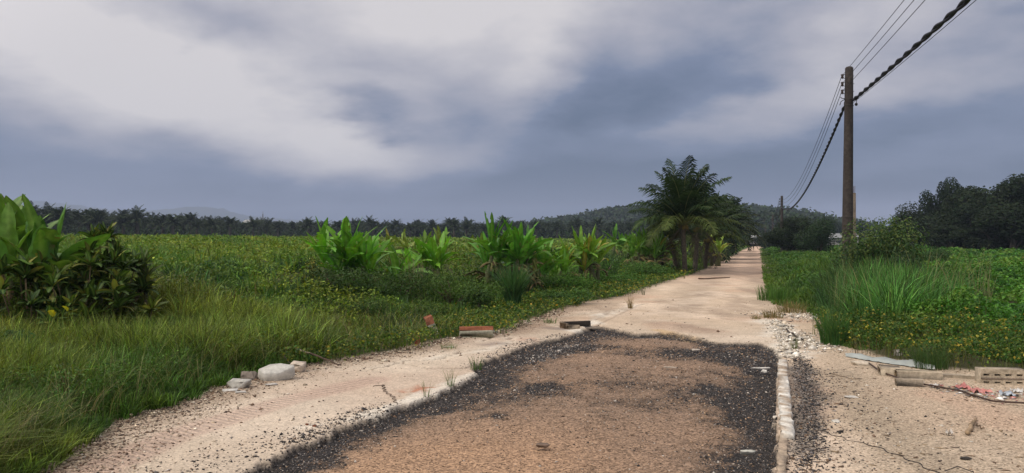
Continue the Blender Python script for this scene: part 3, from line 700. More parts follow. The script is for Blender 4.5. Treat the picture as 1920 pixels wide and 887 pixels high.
banana(812, 24, 5, 1.0, 0.6, 'compact fresh green banana clump with upright leaves above the dead stems', 17, spread=.35, lc=(0.116, 0.346, .022), dead=0.0, nl=10, wid=.22)
banana(700, 36, 3, .85, .40, 'small ragged banana clump far behind the spear leaved clump', 19, spread=.8, lc=(0.130, 0.213, .03), dead=.4, nl=7)
banana(752, 42, 3, 0.95, 0.35, 'browning banana clump standing against the plantation, left of two', 21, spread=.9, lc=(0.130, 0.213, .035), dead=0.3, nl=8, yellow=.1)
banana(838, 42, 3, 1.0, 0.45, 'distant banana clump between the compact clump and the tall clump', 22, spread=1.0, lc=(0.091, 0.213, .025), dead=0.25, nl=8)
banana(882, 44, 3, 0.9, 0.35, 'brown edged banana clump just left of the tall clump', 24, spread=1.0, lc=(0.117, 0.213, .03), dead=0.4, nl=8, yellow=.15)
banana(962, 25, 9, 1.15, 1.15, 'tallest dark banana clump with brown hanging leaves above the fountain grass', 27, spread=.36, lc=(0.073, 0.256, .022), dead=0.3, nl=11, wid=.22)
banana(1018, 27, 4, 1.1, 0.95, 'right hand banana clump with long leaf reaching sideways', 29, spread=.4, lc=(0.073, 0.240, .025), dead=0.15, nl=10, wid=.22)
banana(1000, 25, 2, 0.67, 0.72, 'dead brown banana stump with a hanging leaf', 30, spread=.3, lc=(0.117, 0.150, .03), dead=1.2, nl=3)
banana(1088, 29, 7, 1.05, 1.05, 'yellow tipped banana clump right of the tall dark clump', 31, spread=.5, lc=(0.110, 0.270, .022), dead=0.12, nl=10, yellow=.22, wid=.2)
banana(1045, 28, 3, 0.85, 0.6, 'short banana shoots at the foot of the yellow tipped clump', 33, spread=.4, lc=(0.102, 0.284, .022), dead=0.1, nl=7)
banana(1165, 46, 3, 1.22, 0.92, 'small banana clump left of the clump beside the palms', 36, spread=.7, lc=(0.078, 0.237, .03), dead=.1, nl=7)
banana(1205, 42, 8, 1.2, 1.1, 'reddish based banana clump beside the coconut palms', 35, spread=.85, lc=(0.081, 0.226, .022), dead=0.35, nl=10, wid=.17)
banana(1242, 44, 4, 1.25, 1.0, 'banana clump half hidden by the coconut palm fronds', 37, spread=.7, lc=(0.110, 0.270, .022), dead=0.15, nl=8, yellow=.1)
banana(1334, 55, 3, 1.34, 1.02, 'yellow green banana clump to the right of the palm trunks', 39, spread=.9, lc=(0.156, 0.275, .03), dead=.2, nl=7, yellow=.15)
banana(1350, 66, 2, 1.22, 0.82, 'lowest banana shoots in the gap between coconut palm and road', 40, spread=.8, lc=(0.143, 0.275, .03), dead=.1, nl=6)
# spear leaf of the middle clump
a = Acc(); x0 = X(641, 20); banana_leaf(a, np.array([0, 0, .45]), 0, R(92), R(6), 1.35, .10, np.array([.09, .2, .05]), torn=0, fold=1.5)
for az__, e_, L__ in ((-.15, 34, 1.15), (.1, 84, 1.1)):
    a2 = Acc(); banana_leaf(a2, np.array([.05, 0, .75]), az__, R(e_), R(10), L__, .34, np.array([.085, .20, .03]), torn=.02, fold=.25)
    a2.make('foliage', M_ban, [o for o in bpy.data.objects if o.get('label', '').startswith('large pale leaved')][0], smooth=True)
sp_ = [o for o in bpy.data.objects if o.get('label', '').startswith('broad bright banana')][0]
so_ = a.make('spear_leaf', M_ban, sp_, smooth=True)

# ---- lance-leaved shrubs (rosettes on stems)
def rosette_shrub(name, px, D, w, hgt_, nros, Ll, Wl, col, label, seed, cat='shrub', group=None, top_only=False, elev=(75, 10), pale=.1, dz=0.0):
    r = np.random.default_rng(seed); x0 = X(px, D); root = thing(name, (x0, D, hgt(x0, D) + dz), label, cat, group)
    fol, st_ = Acc(), Acc()
    for k in range(nros):
        th = r.uniform(0, 6.28); q = r.random() ** .5; top = np.array([w * q * math.cos(th), w * .8 * q * math.sin(th), hgt_ * (r.uniform(.55, 1.0) if top_only else r.uniform(.2, 1.0)) * (1 - .45 * q * q)])
        tube(st_, [[top[0] * .3, top[1] * .3, -.03], top * [.75, .75, .5], top], [.018, .014, .008], (.12, .09, .05), 5)
        nl_ = r.integers(11, 17)
        for j in range(nl_):
            fr = j / nl_; c_ = np.array(col) * np.exp(r.normal(0, .2))
            if r.random() < pale: c_ = np.array([.20, .20, .05]) * r.uniform(.7, 1.3)
            banana_leaf(fol, top, j * 2.4 + r.normal(0, .3), R(elev[0] - fr * (elev[0] - elev[1]) + r.normal(0, 8)), R(25 + 60 * fr), Ll * r.uniform(.7, 1.15), Wl * r.uniform(.8, 1.2), c_, n=5, torn=0, fold=.3, r=r)
    st_.make('stems', M_bark, root); fol.make('foliage', M_leaf, root, smooth=True); return root
dk = (.030, .062, .016)
rosette_shrub('dracaena_shrub', 60, 12.2, 1.0, 1.05, 34, 0.30, 0.094, dk, 'dark shrub at the foot of the big banana plant, left edge', 51)
rosette_shrub('dracaena_shrub', 150, 12.6, .75, 1.42, 36, 0.30, 0.087, (.045, .085, .018), 'broad shrub of olive lance shaped leaves right of the big banana plant', 52, pale=.16)
rosette_shrub('dracaena_shrub', 205, 13.4, .65, 1.42, 32, 0.28, 0.080, dk, 'round dark shrub with drooping lance shaped leaves', 53, pale=.12)
rosette_shrub('dracaena_shrub', 255, 12.6, .42, .85, 18, 0.26, 0.072, (.06, .085, .02), 'low shrub with yellow tipped leaves at the right end of the dark shrubs', 54, pale=.3)
rosette_shrub('cordyline_plant', 274, 13.6, .06, 1.30, 3, .36, .065, (.06, .085, .035), 'upright cordyline with a reddish stem rising over the shrubs', 55, top_only=True, elev=(85, 45))
rosette_shrub('dracaena_shrub', 110, 11.6, .45, .40, 13, 0.24, 0.080, dk, 'lowest dark shrub with two yellow leaves near the grass', 56, pale=.15)
for px_, py_, s_, lb in ((92, 590, .12, 'larger bright yellow leaf caught low in the dark shrub'), (117, 582, .09, 'smaller bright yellow leaf right of the larger one, low in the dark shrub')):
    a = Acc(); banana_leaf(a, np.array([X(px_, 11.3), 11.3, Z(py_ - 8, 11.3)]), 1.5 * s_ * 9, R(-20), R(60), s_ * 1.3, s_ * .75, np.array([.48, .42, .03]), n=6, torn=0, fold=.1)
    tag(a.make('yellow_leaf', M_leaf, smooth=True), lb, 'leaf', 'fallen yellow leaves')

def bush(name, px, D, rx, rz, n, leaf, col, label, seed, cat='shrub', group=None, trunk=None, parts=True, stretch=.8, light=None, tops=8, py=None, dz=0.0, mat=None, asp=.6):
    """leafy plant: twigs plus leaves gathered in clumps"""
    global rng
    sv = rng; rng = r = np.random.default_rng(seed); x0 = X(px, D)
    root = thing(name, (x0, D, hgt(x0, D) + dz), label, cat, group)
    cc_ = r.normal(0, 1, (tops, 3)); cc_ /= np.linalg.norm(cc_, axis=1)[:, None]; cc_ *= r.uniform(.25, .8, (tops, 1))
    cc_[:, 2] = np.abs(cc_[:, 2]); cen = cc_ * [rx, rx * stretch, rz] + [0, 0, rz * .22]
    i = r.integers(0, tops, n); v = r.normal(0, 1, (n, 3)); v /= np.linalg.norm(v, axis=1)[:, None]
    rad = r.uniform(.35, .6, tops)[i]; q = r.random(n) ** .4
    p_ = cen[i] + v * (rad * q)[:, None] * [rx, rx * stretch, rz * .75]; p_[:, 2] = np.maximum(p_[:, 2], .02)
    c_ = vary(col, n, .22)
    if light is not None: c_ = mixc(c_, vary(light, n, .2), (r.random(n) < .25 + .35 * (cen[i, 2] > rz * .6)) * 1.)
    nr_ = v + r.normal(0, .7, (n, 3)) + [0, 0, .5]
    V = cards(p_, nr_, leaf * r.uniform(.6, 1.4, n), leaf * asp * r.uniform(.7, 1.2, n), c_)
    f = Acc(); f.add(*V); s_ = Acc()
    for k in range(tops): tube(s_, [[cen[k, 0] * .1, cen[k, 1] * .1, -.05], cen[k] * [.5, .5, .6], cen[k]], [.03 * rx, .02 * rx, .008 * rx], (.09, .07, .045), 5)
    s_.make('stems', M_bark, root); f.make('foliage', mat or M_leaf, root); rng = sv; return root
bush('green_shrub', 408, 19.0, .75, .62, 2600, .055, (.032, .085, .024), 'small dark green shrub alone in the left field', 61)
bush('leafy_bush', 25, 10.2, .75, .50, 3200, .05, (.045, .11, .03), 'low leafy bush at the left edge under the dark shrubs', 62)
bush('flowering_shrub', 583, 18.6, .42, 1.0, 2600, .05, (.05, .085, .022), 'tall thin shrub with pale yellow blooms left of the banana clump', 63, light=(.26, .27, .06), tops=7)
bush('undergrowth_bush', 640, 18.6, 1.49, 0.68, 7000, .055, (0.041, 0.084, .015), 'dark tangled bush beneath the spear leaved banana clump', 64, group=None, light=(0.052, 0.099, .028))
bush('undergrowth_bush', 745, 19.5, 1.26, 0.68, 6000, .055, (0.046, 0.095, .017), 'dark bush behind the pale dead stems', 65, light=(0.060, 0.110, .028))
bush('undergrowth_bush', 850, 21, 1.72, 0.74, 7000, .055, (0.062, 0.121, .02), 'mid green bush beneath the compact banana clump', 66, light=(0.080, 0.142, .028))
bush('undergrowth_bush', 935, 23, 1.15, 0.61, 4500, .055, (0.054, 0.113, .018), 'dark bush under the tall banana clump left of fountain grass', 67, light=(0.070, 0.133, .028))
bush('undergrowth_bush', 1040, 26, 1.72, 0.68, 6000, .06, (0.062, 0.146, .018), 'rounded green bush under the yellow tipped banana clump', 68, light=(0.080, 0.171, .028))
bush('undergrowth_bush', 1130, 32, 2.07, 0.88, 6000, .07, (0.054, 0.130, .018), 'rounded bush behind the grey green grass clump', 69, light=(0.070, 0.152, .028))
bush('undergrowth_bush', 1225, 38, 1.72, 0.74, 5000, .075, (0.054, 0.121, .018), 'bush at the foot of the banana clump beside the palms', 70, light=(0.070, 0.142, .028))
bush('leafy_shrub', 1664, 26.5, 1.65, 2.1, 17000, .10, (.036, .078, .024), 'pale green leafy shrub right of the nearest utility pole', 71, light=(.10, .15, .042), tops=18)
bush('leafy_shrub', 1615, 28, .7, 1.2, 3500, .09, (.045, .12, .03), 'smaller shrub tucked behind the foot of the nearest pole', 72, light=(.1, .19, .04))
bush('leafy_shrub', 1665, 23.5, .85, 1.15, 7500, .07, (.022, .05, .018), 'dark low bush among the reeds in front of the pale shrub', 73)
bush('leafy_shrub', 1748, 42, 1.5, 1.05, 6000, .09, (.04, .085, .025), 'rounded green shrub in front of the big dark trees', 74)
bush('leafy_shrub', 1538, 84, 2.3, 3.0, 7000, .18, (.028, .055, .022), 'small lone dark tree by the far pale roofs', 75, cat='tree', tops=10)

bush('undergrowth_bush', 690, 16.8, .70, .38, 3600, .045, (.045, .095, .022), 'low green bush in front of the pale dead stems, left side', 76, light=(.09, .15, .03), tops=9)
bush('undergrowth_bush', 815, 17.8, .80, .40, 3600, .045, (.050, .100, .022), 'low green bush between the dead stems and the brick debris', 77, light=(.10, .16, .03), tops=9)
bush('undergrowth_bush', 892, 19.2, .60, .55, 3600, .05, (.035, .080, .020), 'dark green bush immediately left of the fountain grass', 78, light=(.07, .13, .03), tops=9)
bush('undergrowth_bush', 1062, 22.5, .80, .45, 3600, .055, (.045, .105, .022), 'low bright bush right of the fountain grass by the weeds', 79, light=(.08, .16, .03), tops=9)
# ------------------------------------------------------------------ palms
def frond(a, rach, base, az_, e0, droop, L, lf, col, n=10, m=26, r=rng, hang=.5, w=.035, rc=(.16, .17, .06)):
    pts, d_ = arc(az_, e0, droop, L, n, 1.25); pts = pts + base
    tube(rach, pts, np.linspace(.035, .008, n + 1) * L / 3.5, rc, 4, cap=False)
    tt = np.repeat(np.linspace(.14, 1.0, m), 2); sg = np.tile([-1., 1.], m); N = len(tt)
    f = tt * n; i = np.minimum(f.astype(int), n - 1); fr = (f - i)[:, None]
    p = pts[i] * (1 - fr) + pts[i + 1] * fr; T = d_[i]
    side = np.array([-math.sin(az_), math.cos(az_), 0]); up = np.cross(T, side); up *= np.sign(up[:, 2:3] + 1e-6)
    l = lf * (np.sin(PI * np.clip(tt * .86 + .12, 0, 1)) ** .6) * r.uniform(.85, 1.1, N)
    d1 = T * .55 + side * (sg[:, None] * .8) + up * r.normal(.12, .12, (N, 1)); d1 /= np.linalg.norm(d1, axis=1)[:, None]
    d2 = d1 + np.array([0, 0, -1.]) * (hang * r.uniform(.8, 1.4, (N, 1))); d2 /= np.linalg.norm(d2, axis=1)[:, None]
    mid = p + d1 * (l * .45)[:, None]; tip = mid + d2 * (l * .55)[:, None]
    wv_ = T * (w * .5); V = np.stack([p - wv_, p + wv_, mid + wv_ * 1.1, mid - wv_ * 1.1, tip], 1).reshape(-1, 3); o = np.arange(N)[:, None] * 5
    a.add(V, np.repeat(np.tile(col, (N, 1)) * np.exp(r.normal(0, .15, (N, 1))), 5, 0), o + [[0, 1, 2, 3]], o + [[3, 2, 4]])
def coconut(px, D, hs, nf, L, label, seed, lean=(0, 0), dead=3, lf=.85, m=30, leafc=(.030, .054, .020)):
    r = np.random.default_rng(seed); x0 = X(px, D); root = thing('coconut_palm', (x0, D, hgt(x0, D)), label, 'palm tree', 'coconut palms beside the road')
    tr = Acc(); k = 30; t_ = np.linspace(0, 1, k); top = np.array([lean[0], lean[1], hs])
    pts = np.stack([lean[0] * t_ ** 1.5, lean[1] * t_ ** 1.5, -.1 + (hs + .1) * t_], 1); rad = .135 - .03 * t_ + .014 * (np.arange(k) % 2); rad[0] = .22
    tube(tr, pts, rad, (.10, .085, .065), 12); tr.make('trunk', M_bark, root)
    cr_, ra, de = Acc(), Acc(), Acc(); lenk = 1.06
    for j in range(nf):
        fr = j / nf; az_ = j * 2.39996 + r.normal(0, .12)
        e0 = R(90 - 84 * fr ** 1.1 + r.normal(0, 5)); c_ = np.array(leafc) * np.exp(r.normal(0, .2)) * (1 if fr < .75 else np.array([1.7, 1.35, 1.0]))
        frond(cr_, ra, top + [0, 0, .1 * (1 - fr)], az_, e0, R(28 + 52 * fr + r.uniform(-5, 22)), L * lenk * r.uniform(.85, 1.08) , lf, c_, m=m, r=r, hang=.8, w=.062)
    for j in range(dead): frond(de, de, top, r.uniform(0, 6.28), R(-50 + r.uniform(-15, 15)), R(45), L * .8, lf * .6, np.array([.060, .050, .034]), m=m - 6, r=r, hang=.7, w=.035, rc=(.12, .10, .065))
    cr_.make('crown', M_palm, root); ra.make('frond_stalks', M_palm, root)
    if de.n: de.make('dead_fronds', M_palm, root)
    for j in range(7):
        nuts = Acc(); th = r.uniform(0, 6.28); c0 = top + [.22 * math.cos(th), .22 * math.sin(th), -.12 + r.normal(0, .05)]
        tt = np.linspace(0, PI, 6); tube(nuts, np.stack([np.zeros(6), np.zeros(6), -np.cos(tt) * .13], 1) + c0, np.sin(tt) * .10 + .004, (.16, .13, .04), 8); nuts.make('coconut', M_leaf, root, smooth=True)
    return root
coconut(1284, 42, 2.55, 36, 3.15, 'front coconut palm with a full drooping crown left of the road', 81, lean=(-.1, 0), dead=4, lf=1.05, m=38)
coconut(1303, 46, 2.5, 17, 2.6, 'second coconut palm trunk just behind the front one', 82, lean=(.3, .3), dead=4)
coconut(1322, 50, 1.9, 15, 2.7, 'third coconut palm, its dry fronds hanging to the ground by the road', 84, lean=(.2, 0), dead=5)
coconut(1268, 48, 1.6, 13, 2.5, 'coconut palm behind the front one, leaning left', 83, lean=(-.3, .3), dead=3)
# oil palms: one of each size, then copies that share the meshes
def oil_palm(seed, L=3.6, hs=3.2, nf=30, m=15, lf=.9, col=(.020, .034, .016)):
    r = np.random.default_rng(seed); root = bpy.data.objects.new('oil_palm', None); COL.objects.link(root)
    tr = Acc(); tube(tr, [[0, 0, -.3], [0, 0, hs * .5], [0, 0, hs]], [.42, .38, .34], (.07, .06, .045), 8); tr.make('trunk', M_bark, root)
    cr_ = Acc()
    for j in range(nf):
        fr = j / nf; frond(cr_, cr_, np.array([0, 0, hs]), j * 2.4 + r.normal(0, .15), R(86 - 76 * fr + r.normal(0, 5)), R(60 + 55 * fr), L * r.uniform(.85, 1.1), lf, np.array(col) * np.exp(r.normal(0, .2)), n=6, m=m, r=r, hang=.5, w=.16)
    cr_.make('crown', M_palm, root); return root
def copy_tree(o, parent=None):
    c_ = o.copy(); COL.objects.link(c_)
    if parent: c_.parent = parent
    for ch in list(o.children): copy_tree(ch, c_)
    return c_
rp = np.random.default_rng(90)
near = [(1340, 62, 1.05, 'oil palm directly behind the coconut palms'), (1352, 74, 1.15, 'oil palm second in the dark row left of the road'),
        (1360, 88, 1.2, 'oil palm third in the dark row left of the road'), (1368, 104, 1.25, 'oil palm fourth in the dark row left of the road'),
        (1376, 124, 1.3, 'farthest oil palm of the dark row, by the road bend'), (1330, 72, 1.1, 'oil palm filling the gap behind the coconut crowns'),
        (1352, 96, 1.2, 'oil palm half hidden at the back of the dark row')]
protos = [oil_palm(91), oil_palm(92, L=3.9, hs=3.0), oil_palm(93, L=3.3, hs=3.6)]
used = set()
def place_palm(i, x_, y_, z_, s_, label, group):
    k = i % 3
    if k not in used: o = protos[k]; used.add(k)
    else: o = copy_tree(protos[k])
    o.location = (x_, y_, z_); o.scale = (s_, s_, s_ * rp.uniform(.92, 1.08)); o.rotation_euler = (0, 0, rp.uniform(0, 6.28)); tag(o, label, 'palm tree', group)
for i, (px_, D_, s_, lb) in enumerate(near): place_palm(i, X(px_, D_), D_, hgt(X(px_, D_), D_) - 1.1 - .004 * D_, s_ * 1.02, lb, 'oil palms along the left of the road')
rows = []
for k in range(6):
    for px_ in np.arange(60, 1240, 34 - k * 1.2):
        D_ = 172 + k * 15 + 75 * ss(60, 700, np.array(float(px_))) + rp.normal(0, 3); q = px_ + rp.normal(0, 6)
        if q > 1080 and k > 3: continue
        rows.append((X(q, D_), float(D_), k))
print('plantation palms', len(rows))
for i, (x_, y_, k) in enumerate(rows): place_palm(i, x_, y_, 1.9 + k * .15, (1.16 - .20 * float(ss(60, 500, np.array(x_ / y_ * F + 960)))) * rp.uniform(.78, 1.16), 'dark oil palm in the plantation behind the left field', 'plantation oil palms on the horizon')

# ------------------------------------------------------------------ broadleaf trees
def tree_mesh(seed, Rr, Ht, n, leaf, col, tops=16, flat=1.0, low=.15, col2=None):
    global rng
    sv = rng; rng = r = np.random.default_rng(seed); root = bpy.data.objects.new('broadleaf_tree', None); COL.objects.link(root)
    u = r.normal(0, 1, (tops, 3)); u /= np.linalg.norm(u, axis=1)[:, None]; u *= r.uniform(.3, .78, (tops, 1))
    cen = u * [Rr, Rr, Ht * (1 - low) * .5 * flat] + [0, 0, Ht * (low + (1 - low) * .5)]
    i = r.integers(0, tops, n); v = r.normal(0, 1, (n, 3)); v /= np.linalg.norm(v, axis=1)[:, None]; rad = r.uniform(.28, .48, tops)[i]
    p_ = cen[i] + v * (rad * r.random(n) ** .33 * Rr)[:, None] * [1, 1, .7]
    c_ = vary(col, n, .2)
    if col2 is not None: c_ = mixc(c_, vary(col2, n, .2), (r.random(tops) < .35)[i] * .8)
    f = Acc(); f.add(*cards(p_, v + r.normal(0, .5, (n, 3)) + [0, 0, .4], leaf * r.uniform(.6, 1.4, n), leaf * .75, c_))
    s_ = Acc(); tube(s_, [[0, 0, -.5], [.1, 0, Ht * .25], [0, .1, Ht * .55]], [Rr * .09, Rr * .06, Rr * .03], (.08, .065, .05), 8)
    for k in range(tops): tube(s_, [[0, 0, Ht * r.uniform(.15, .4)], cen[k] * [.5, .5, .8], cen[k]], [Rr * .03, Rr * .02, Rr * .008], (.08, .065, .05), 5)
    s_.make('trunk', M_bark, root); f.make('crown', M_tree, root); rng = sv; return root
dkt = (.020, .032, .015)
tp_ = [tree_mesh(101, 5, 10, 9000, .34, dkt, 18), tree_mesh(102, 5.5, 10, 9000, .34, (.023, .036, .017), 16, col2=(.032, .045, .02)), tree_mesh(103, 4.6, 10, 8000, .34, (.019, .032, .016), 14)]
tu = set()
def place_tree(k, px_, D_, topy, w, label, group, base=None, name=None):
    if k not in tu: o = tp_[k]; tu.add(k)
    else: o = copy_tree(tp_[k])
    x_ = X(px_, D_); z0 = (hgt(x_, D_) if base is None else base) - .009 * D_; h_ = Z(topy, D_) - z0
    o.location = (x_, D_, z0 - .2); o.scale = (w / 5, w / 5, (h_ + .2) / 9.6); o.rotation_euler = (0, 0, rp.uniform(0, 6.28)); tag(o, label, 'tree', group); return o
gR = 'dark trees at the right edge of the field'
for i, (px_, D_, ty, w, k, lb) in enumerate([
        (1712, 128, 402, 3.0, 0, 'leftmost and lowest of the dark trees on the right'), (1738, 122, 372, 4.4, 1, 'second dark tree from the left end of the right hand grove'),
        (1768, 116, 331, 3.1, 2, 'tall tree with a knob shaped top standing out of the right hand grove'), (1806, 112, 345, 5.0, 0, 'dark tree just right of the knob topped tree'),
        (1796, 118, 343, 1.8, 2, 'narrow tree top beside the knob shaped crown'),
        (1848, 106, 336, 5.6, 1, 'broad dark tree in the middle of the right hand grove'), (1892, 102, 330, 5.8, 0, 'broad dark tree near the right edge of the photo'),
        (1940, 98, 324, 5.6, 2, 'tallest dark tree, cut by the right edge of the photo'), 
        (1758, 108, 394, 4.4, 1, 'lower tree in front of the knob topped tree'), (1826, 100, 380, 5.0, 2, 'lower tree at the foot of the broad middle tree'),
        (1900, 94, 375, 5.0, 0, 'lower tree in front at the right edge of the grove'), (1866, 98, 408, 4.4, 1, 'lowest bushy tree along the foot of the grove'), (1786, 100, 418, 4.2, 0, 'small bushy tree at the foot of the grove, left part'),
        (1962, 94, 395, 4, 1, 'lower tree partly outside the right edge')]):
    place_tree(k, px_, D_, ty, w, lb, gR)
for px_, D_, ty, w, k, lb in [(1492, 96, 398, 3.0, 1, 'spreading brownish tree behind the second utility pole'), (1474, 90, 424, 2.7, 0, 'low dark tree at the foot of the spreading brownish tree'),
                               (1505, 100, 408, 2.4, 2, 'right hand side tree of the brownish pair'), (1452, 150, 432, 3.0, 1, 'dark tree at the road bend by the far poles'), (1437, 190, 436, 3.6, 2, 'farther dark tree at the road bend'),
                               (1418, 230, 432, 4.5, 0, 'dark tree closing the far end of the road'), (1400, 220, 425, 4.5, 1, 'dark tree left of the far end of the road')]:
    place_tree(k, px_, D_, ty, w, lb, 'dark trees around the road bend')
gF = 'trees on the skyline at right'
r3 = np.random.default_rng(5)
for i, px_ in enumerate(np.arange(1515, 1710, 13)):
    D_ = 300 + r3.uniform(-20, 20); ty = np.interp(px_, [1515, 1560, 1600, 1710], [409, 409, 418, 424]) + r3.uniform(-3, 4)
    place_tree(int(r3.integers(0, 3)), px_ + r3.normal(0, 3), D_, ty, 5.5, 'hazy tree of the distant line between brownish tree and dark grove', gF)
r4 = np.random.default_rng(6)
for px_, ty in ((790, 414), (410, 412), (432, 413), (330, 409), (250, 404), (905, 413)):
    place_tree(int(r4.integers(0, 3)), px_, 262, ty, 5.0, {790: 'round treetop over the plantation left of the tall banana clump', 410: 'round treetop over the plantation below the faint mountain', 432: 'largest round treetop at the right end of the raised plantation line', 330: 'round treetop over the plantation in the left field', 250: 'round treetop over the plantation near the left banana', 905: 'round treetop behind the tall banana clump'}[px_], 'round treetops over the plantation', base=2.0)

for px_ in r4.uniform(120, 1180, 26):
    place_tree(int(r4.integers(0, 3)), px_, 262 + r4.uniform(-6, 10), float(np.interp(px_, [100, 420, 1200], [402, 414, 418])) + r4.uniform(-2, 4), r4.uniform(4.0, 7.0), 'low rounded dark treetop merging with the plantation palms on the horizon', 'low treetops among the plantation palms', base=2.0)
# ------------------------------------------------------------------ hills and distant forest
def ridge(name, prof, D, depth, mat, col, n=160, rough=1.0, kind='structure'):
    px_ = np.linspace(prof[0][0], prof[-1][0], n); top = np.interp(px_, [p[0] for p in prof], [p[1] for p in prof]); hz = np.maximum(Z(top, D), 0)
    rows_ = 16; V = []
    for j in range(rows_):
        t_ = j / (rows_ - 1) * 2; prf = math.sin(PI * min(t_, 2) / 2) ** .8 if 0 < t_ < 2 else 0
        Dj = D - depth * .5 + depth * t_ / 2; xj = (px_ - 960) / F * D * (1 + (t_ - 1) * .02)
        zz = hz * prf + (fbm(xj, np.full(n, Dj), .03, 301, 4) - .5) * rough * prf * 8 - 2
        V.append(np.stack([xj, np.full(n, Dj), zz], 1))
    V = np.concatenate(V); i = (np.arange(rows_ - 1)[:, None] * n + np.arange(n - 1)[None]).ravel()
    return tag(mk(name, V, [np.stack([i, i + 1, i + n + 1, i + n], 1)], mat, None, np.tile(col, (len(V), 1)), smooth=True), kind=kind), V
def forest(name, V, N, size, col, label, seed, ymax=1e9):
    r = np.random.default_rng(seed); k_ = V[:, 1] <= ymax; Vs = V[k_]; p_ = Vs[r.integers(0, len(Vs), N)] + r.normal(0, 1, (N, 3)) * [size * 1.2, size * 3, size * .15]
    cs = fbm(p_[:, 0], p_[:, 1] + p_[:, 2] * 3, 1 / (size * 1.6), 311, 3); p_[:, 2] += (cs - .5) * size * .9
    c_ = vary(col, N, .28) * (.7 + .6 * cs)[:, None]
    tag(stuff(name, [cards(p_, r.normal(0, .7, (N, 3)) + [0, -.3, .8], size * r.uniform(.35, .8, N), size * .5, c_)], M_tree), label, 'forest')
hillm = M_tree
N_ = 26000; k_ = rng.uniform(20, 1230, N_); D_ = 176 + 75 * ss(60, 700, k_) + rng.uniform(0, 70, N_); x = X(k_, D_); p = np.stack([x, D_, 1.6 + 3.0 * rng.random(N_) * (.5 + fbm(x, D_, .12, 9, 3))], 1)
tag(stuff('plantation_undergrowth', [cards(p, rng.normal(0, .7, (N_, 3)) + [0, -.4, .6], rng.uniform(.6, 1.5, N_), .6, vary((.026, .046, .020), N_))], M_tree), 'dark low growth under the plantation palms', 'undergrowth')
_, V = ridge('hill', [(985, 420), (1015, 414), (1050, 408), (1092, 402), (1105, 403), (1118, 397), (1150, 391), (1212, 386), (1290, 379), (1380, 388), (1441, 391), (1500, 404), (1560, 416), (1640, 440)], 620, 260, hillm, (.026, .042, .020), rough=.35)
forest('hill_forest', V, 52000, 4.6, (.028, .046, .021), 'dark forest covering the low hill behind the palms', 401, 660)
_, V = ridge('hill', [(1385, 420), (1400, 402), (1425, 396), (1445, 396), (1465, 401), (1500, 410), (1580, 425), (1660, 436), (1760, 436), (1900, 440)], 380, 120, hillm, (.025, .040, .020), rough=.35)
forest('hill_forest', V, 30000, 3.4, (.026, .042, .020), 'wooded rise at the far end of the road', 402, 390)
_, V = ridge('mountain', [(-200, 386), (-60, 378), (60, 376), (150, 386), (210, 392), (270, 396), (340, 390), (370, 386), (410, 390), (455, 402), (500, 408), (560, 414), (640, 418), (760, 430)], 3950, 600, M_tree, (.035, .055, .035), rough=3)

# ------------------------------------------------------------------ far buildings and mast
def hall(px_, D_, w, dpt, h, z0, label, rc=(.30, .31, .31), wc=(.38, .36, .34)):
    x0 = X(px_, D_); root = thing('hall', (x0, D_, z0), label, 'building')
    a = Acc(); box(a, (0, 0, h / 2), (w, dpt, h), wc, bev=.02); a.make('wall', M_wall, root)
    a = Acc(); V = [[-w / 2 - .5, -dpt / 2 - .5, h], [w / 2 + .5, -dpt / 2 - .5, h], [w / 2 + .5, 0, h + dpt * .16], [-w / 2 - .5, 0, h + dpt * .16], [-w / 2 - .5, dpt / 2 + .5, h], [w / 2 + .5, dpt / 2 + .5, h]]
    V2 = [[v[0], v[1], v[2] + .15] for v in V]
    a.add(V + V2, np.array(rc), [[6, 7, 8, 9], [9, 8, 11, 10], [0, 3, 2, 1], [3, 4, 5, 2], [0, 1, 7, 6], [4, 10, 11, 5], [0, 6, 9, 3], [3, 9, 10, 4], [1, 2, 8, 7], [2, 5, 11, 8]]); a.make('roof', M_wall, root)
    nw = max(3, int(w / 4))
    for k in range(nw):
        a = Acc(); box(a, (-w / 2 + (k + .5) * w / nw, -dpt / 2 - .03, h * .55), (w / nw * .45, .08, h * .3), (.05, .06, .07), bev=.01); a.make('window', M_wall, root)
hall(1538, 175, 9, 6, 1.5, .6, 'long low shed with pale roof right of the brownish tree')
hall(1574, 190, 4, 5, 1.7, .5, 'white walled shed behind the small lone tree')
hall(1590, 200, 3, 5, 1.7, .7, 'smallest white shed, beside the nearest pole')
hall(1412, 215, 3, 4, 1.6, .6, 'white building glimpsed at the far end of the road')
hall(478, 330, 7, 8, 7.0, 1.6, 'long white hall with flat pale roof beyond the plantation')
root = thing('radio_mast', (X(493, 400), 400, 2), 'thin lattice mast on the skyline above the white hall', 'mast')
a = Acc(); h_ = Z(401, 400) - 2
for sx, sy in ((-.4, -.4), (.4, -.4), (0, .45)): tube(a, [[sx, sy, 0], [sx * .4, sy * .4, h_]], [.16, .09], (.10, .10, .11), 4)
for k in range(14):
    z_ = h_ * k / 14; f_ = 1 - .6 * k / 14; tube(a, [[-.4 * f_, -.4 * f_, z_], [.4 * f_ * .95, -.4 * f_, z_ + h_ / 14]], .05, (.10, .10, .11), 4)
a.make('lattice', M_metal, root); a = Acc(); tube(a, [[0, 0, h_], [0, 0, h_ + 1.2]], .07, (.1, .1, .1), 4); a.make('antenna', M_metal, root)
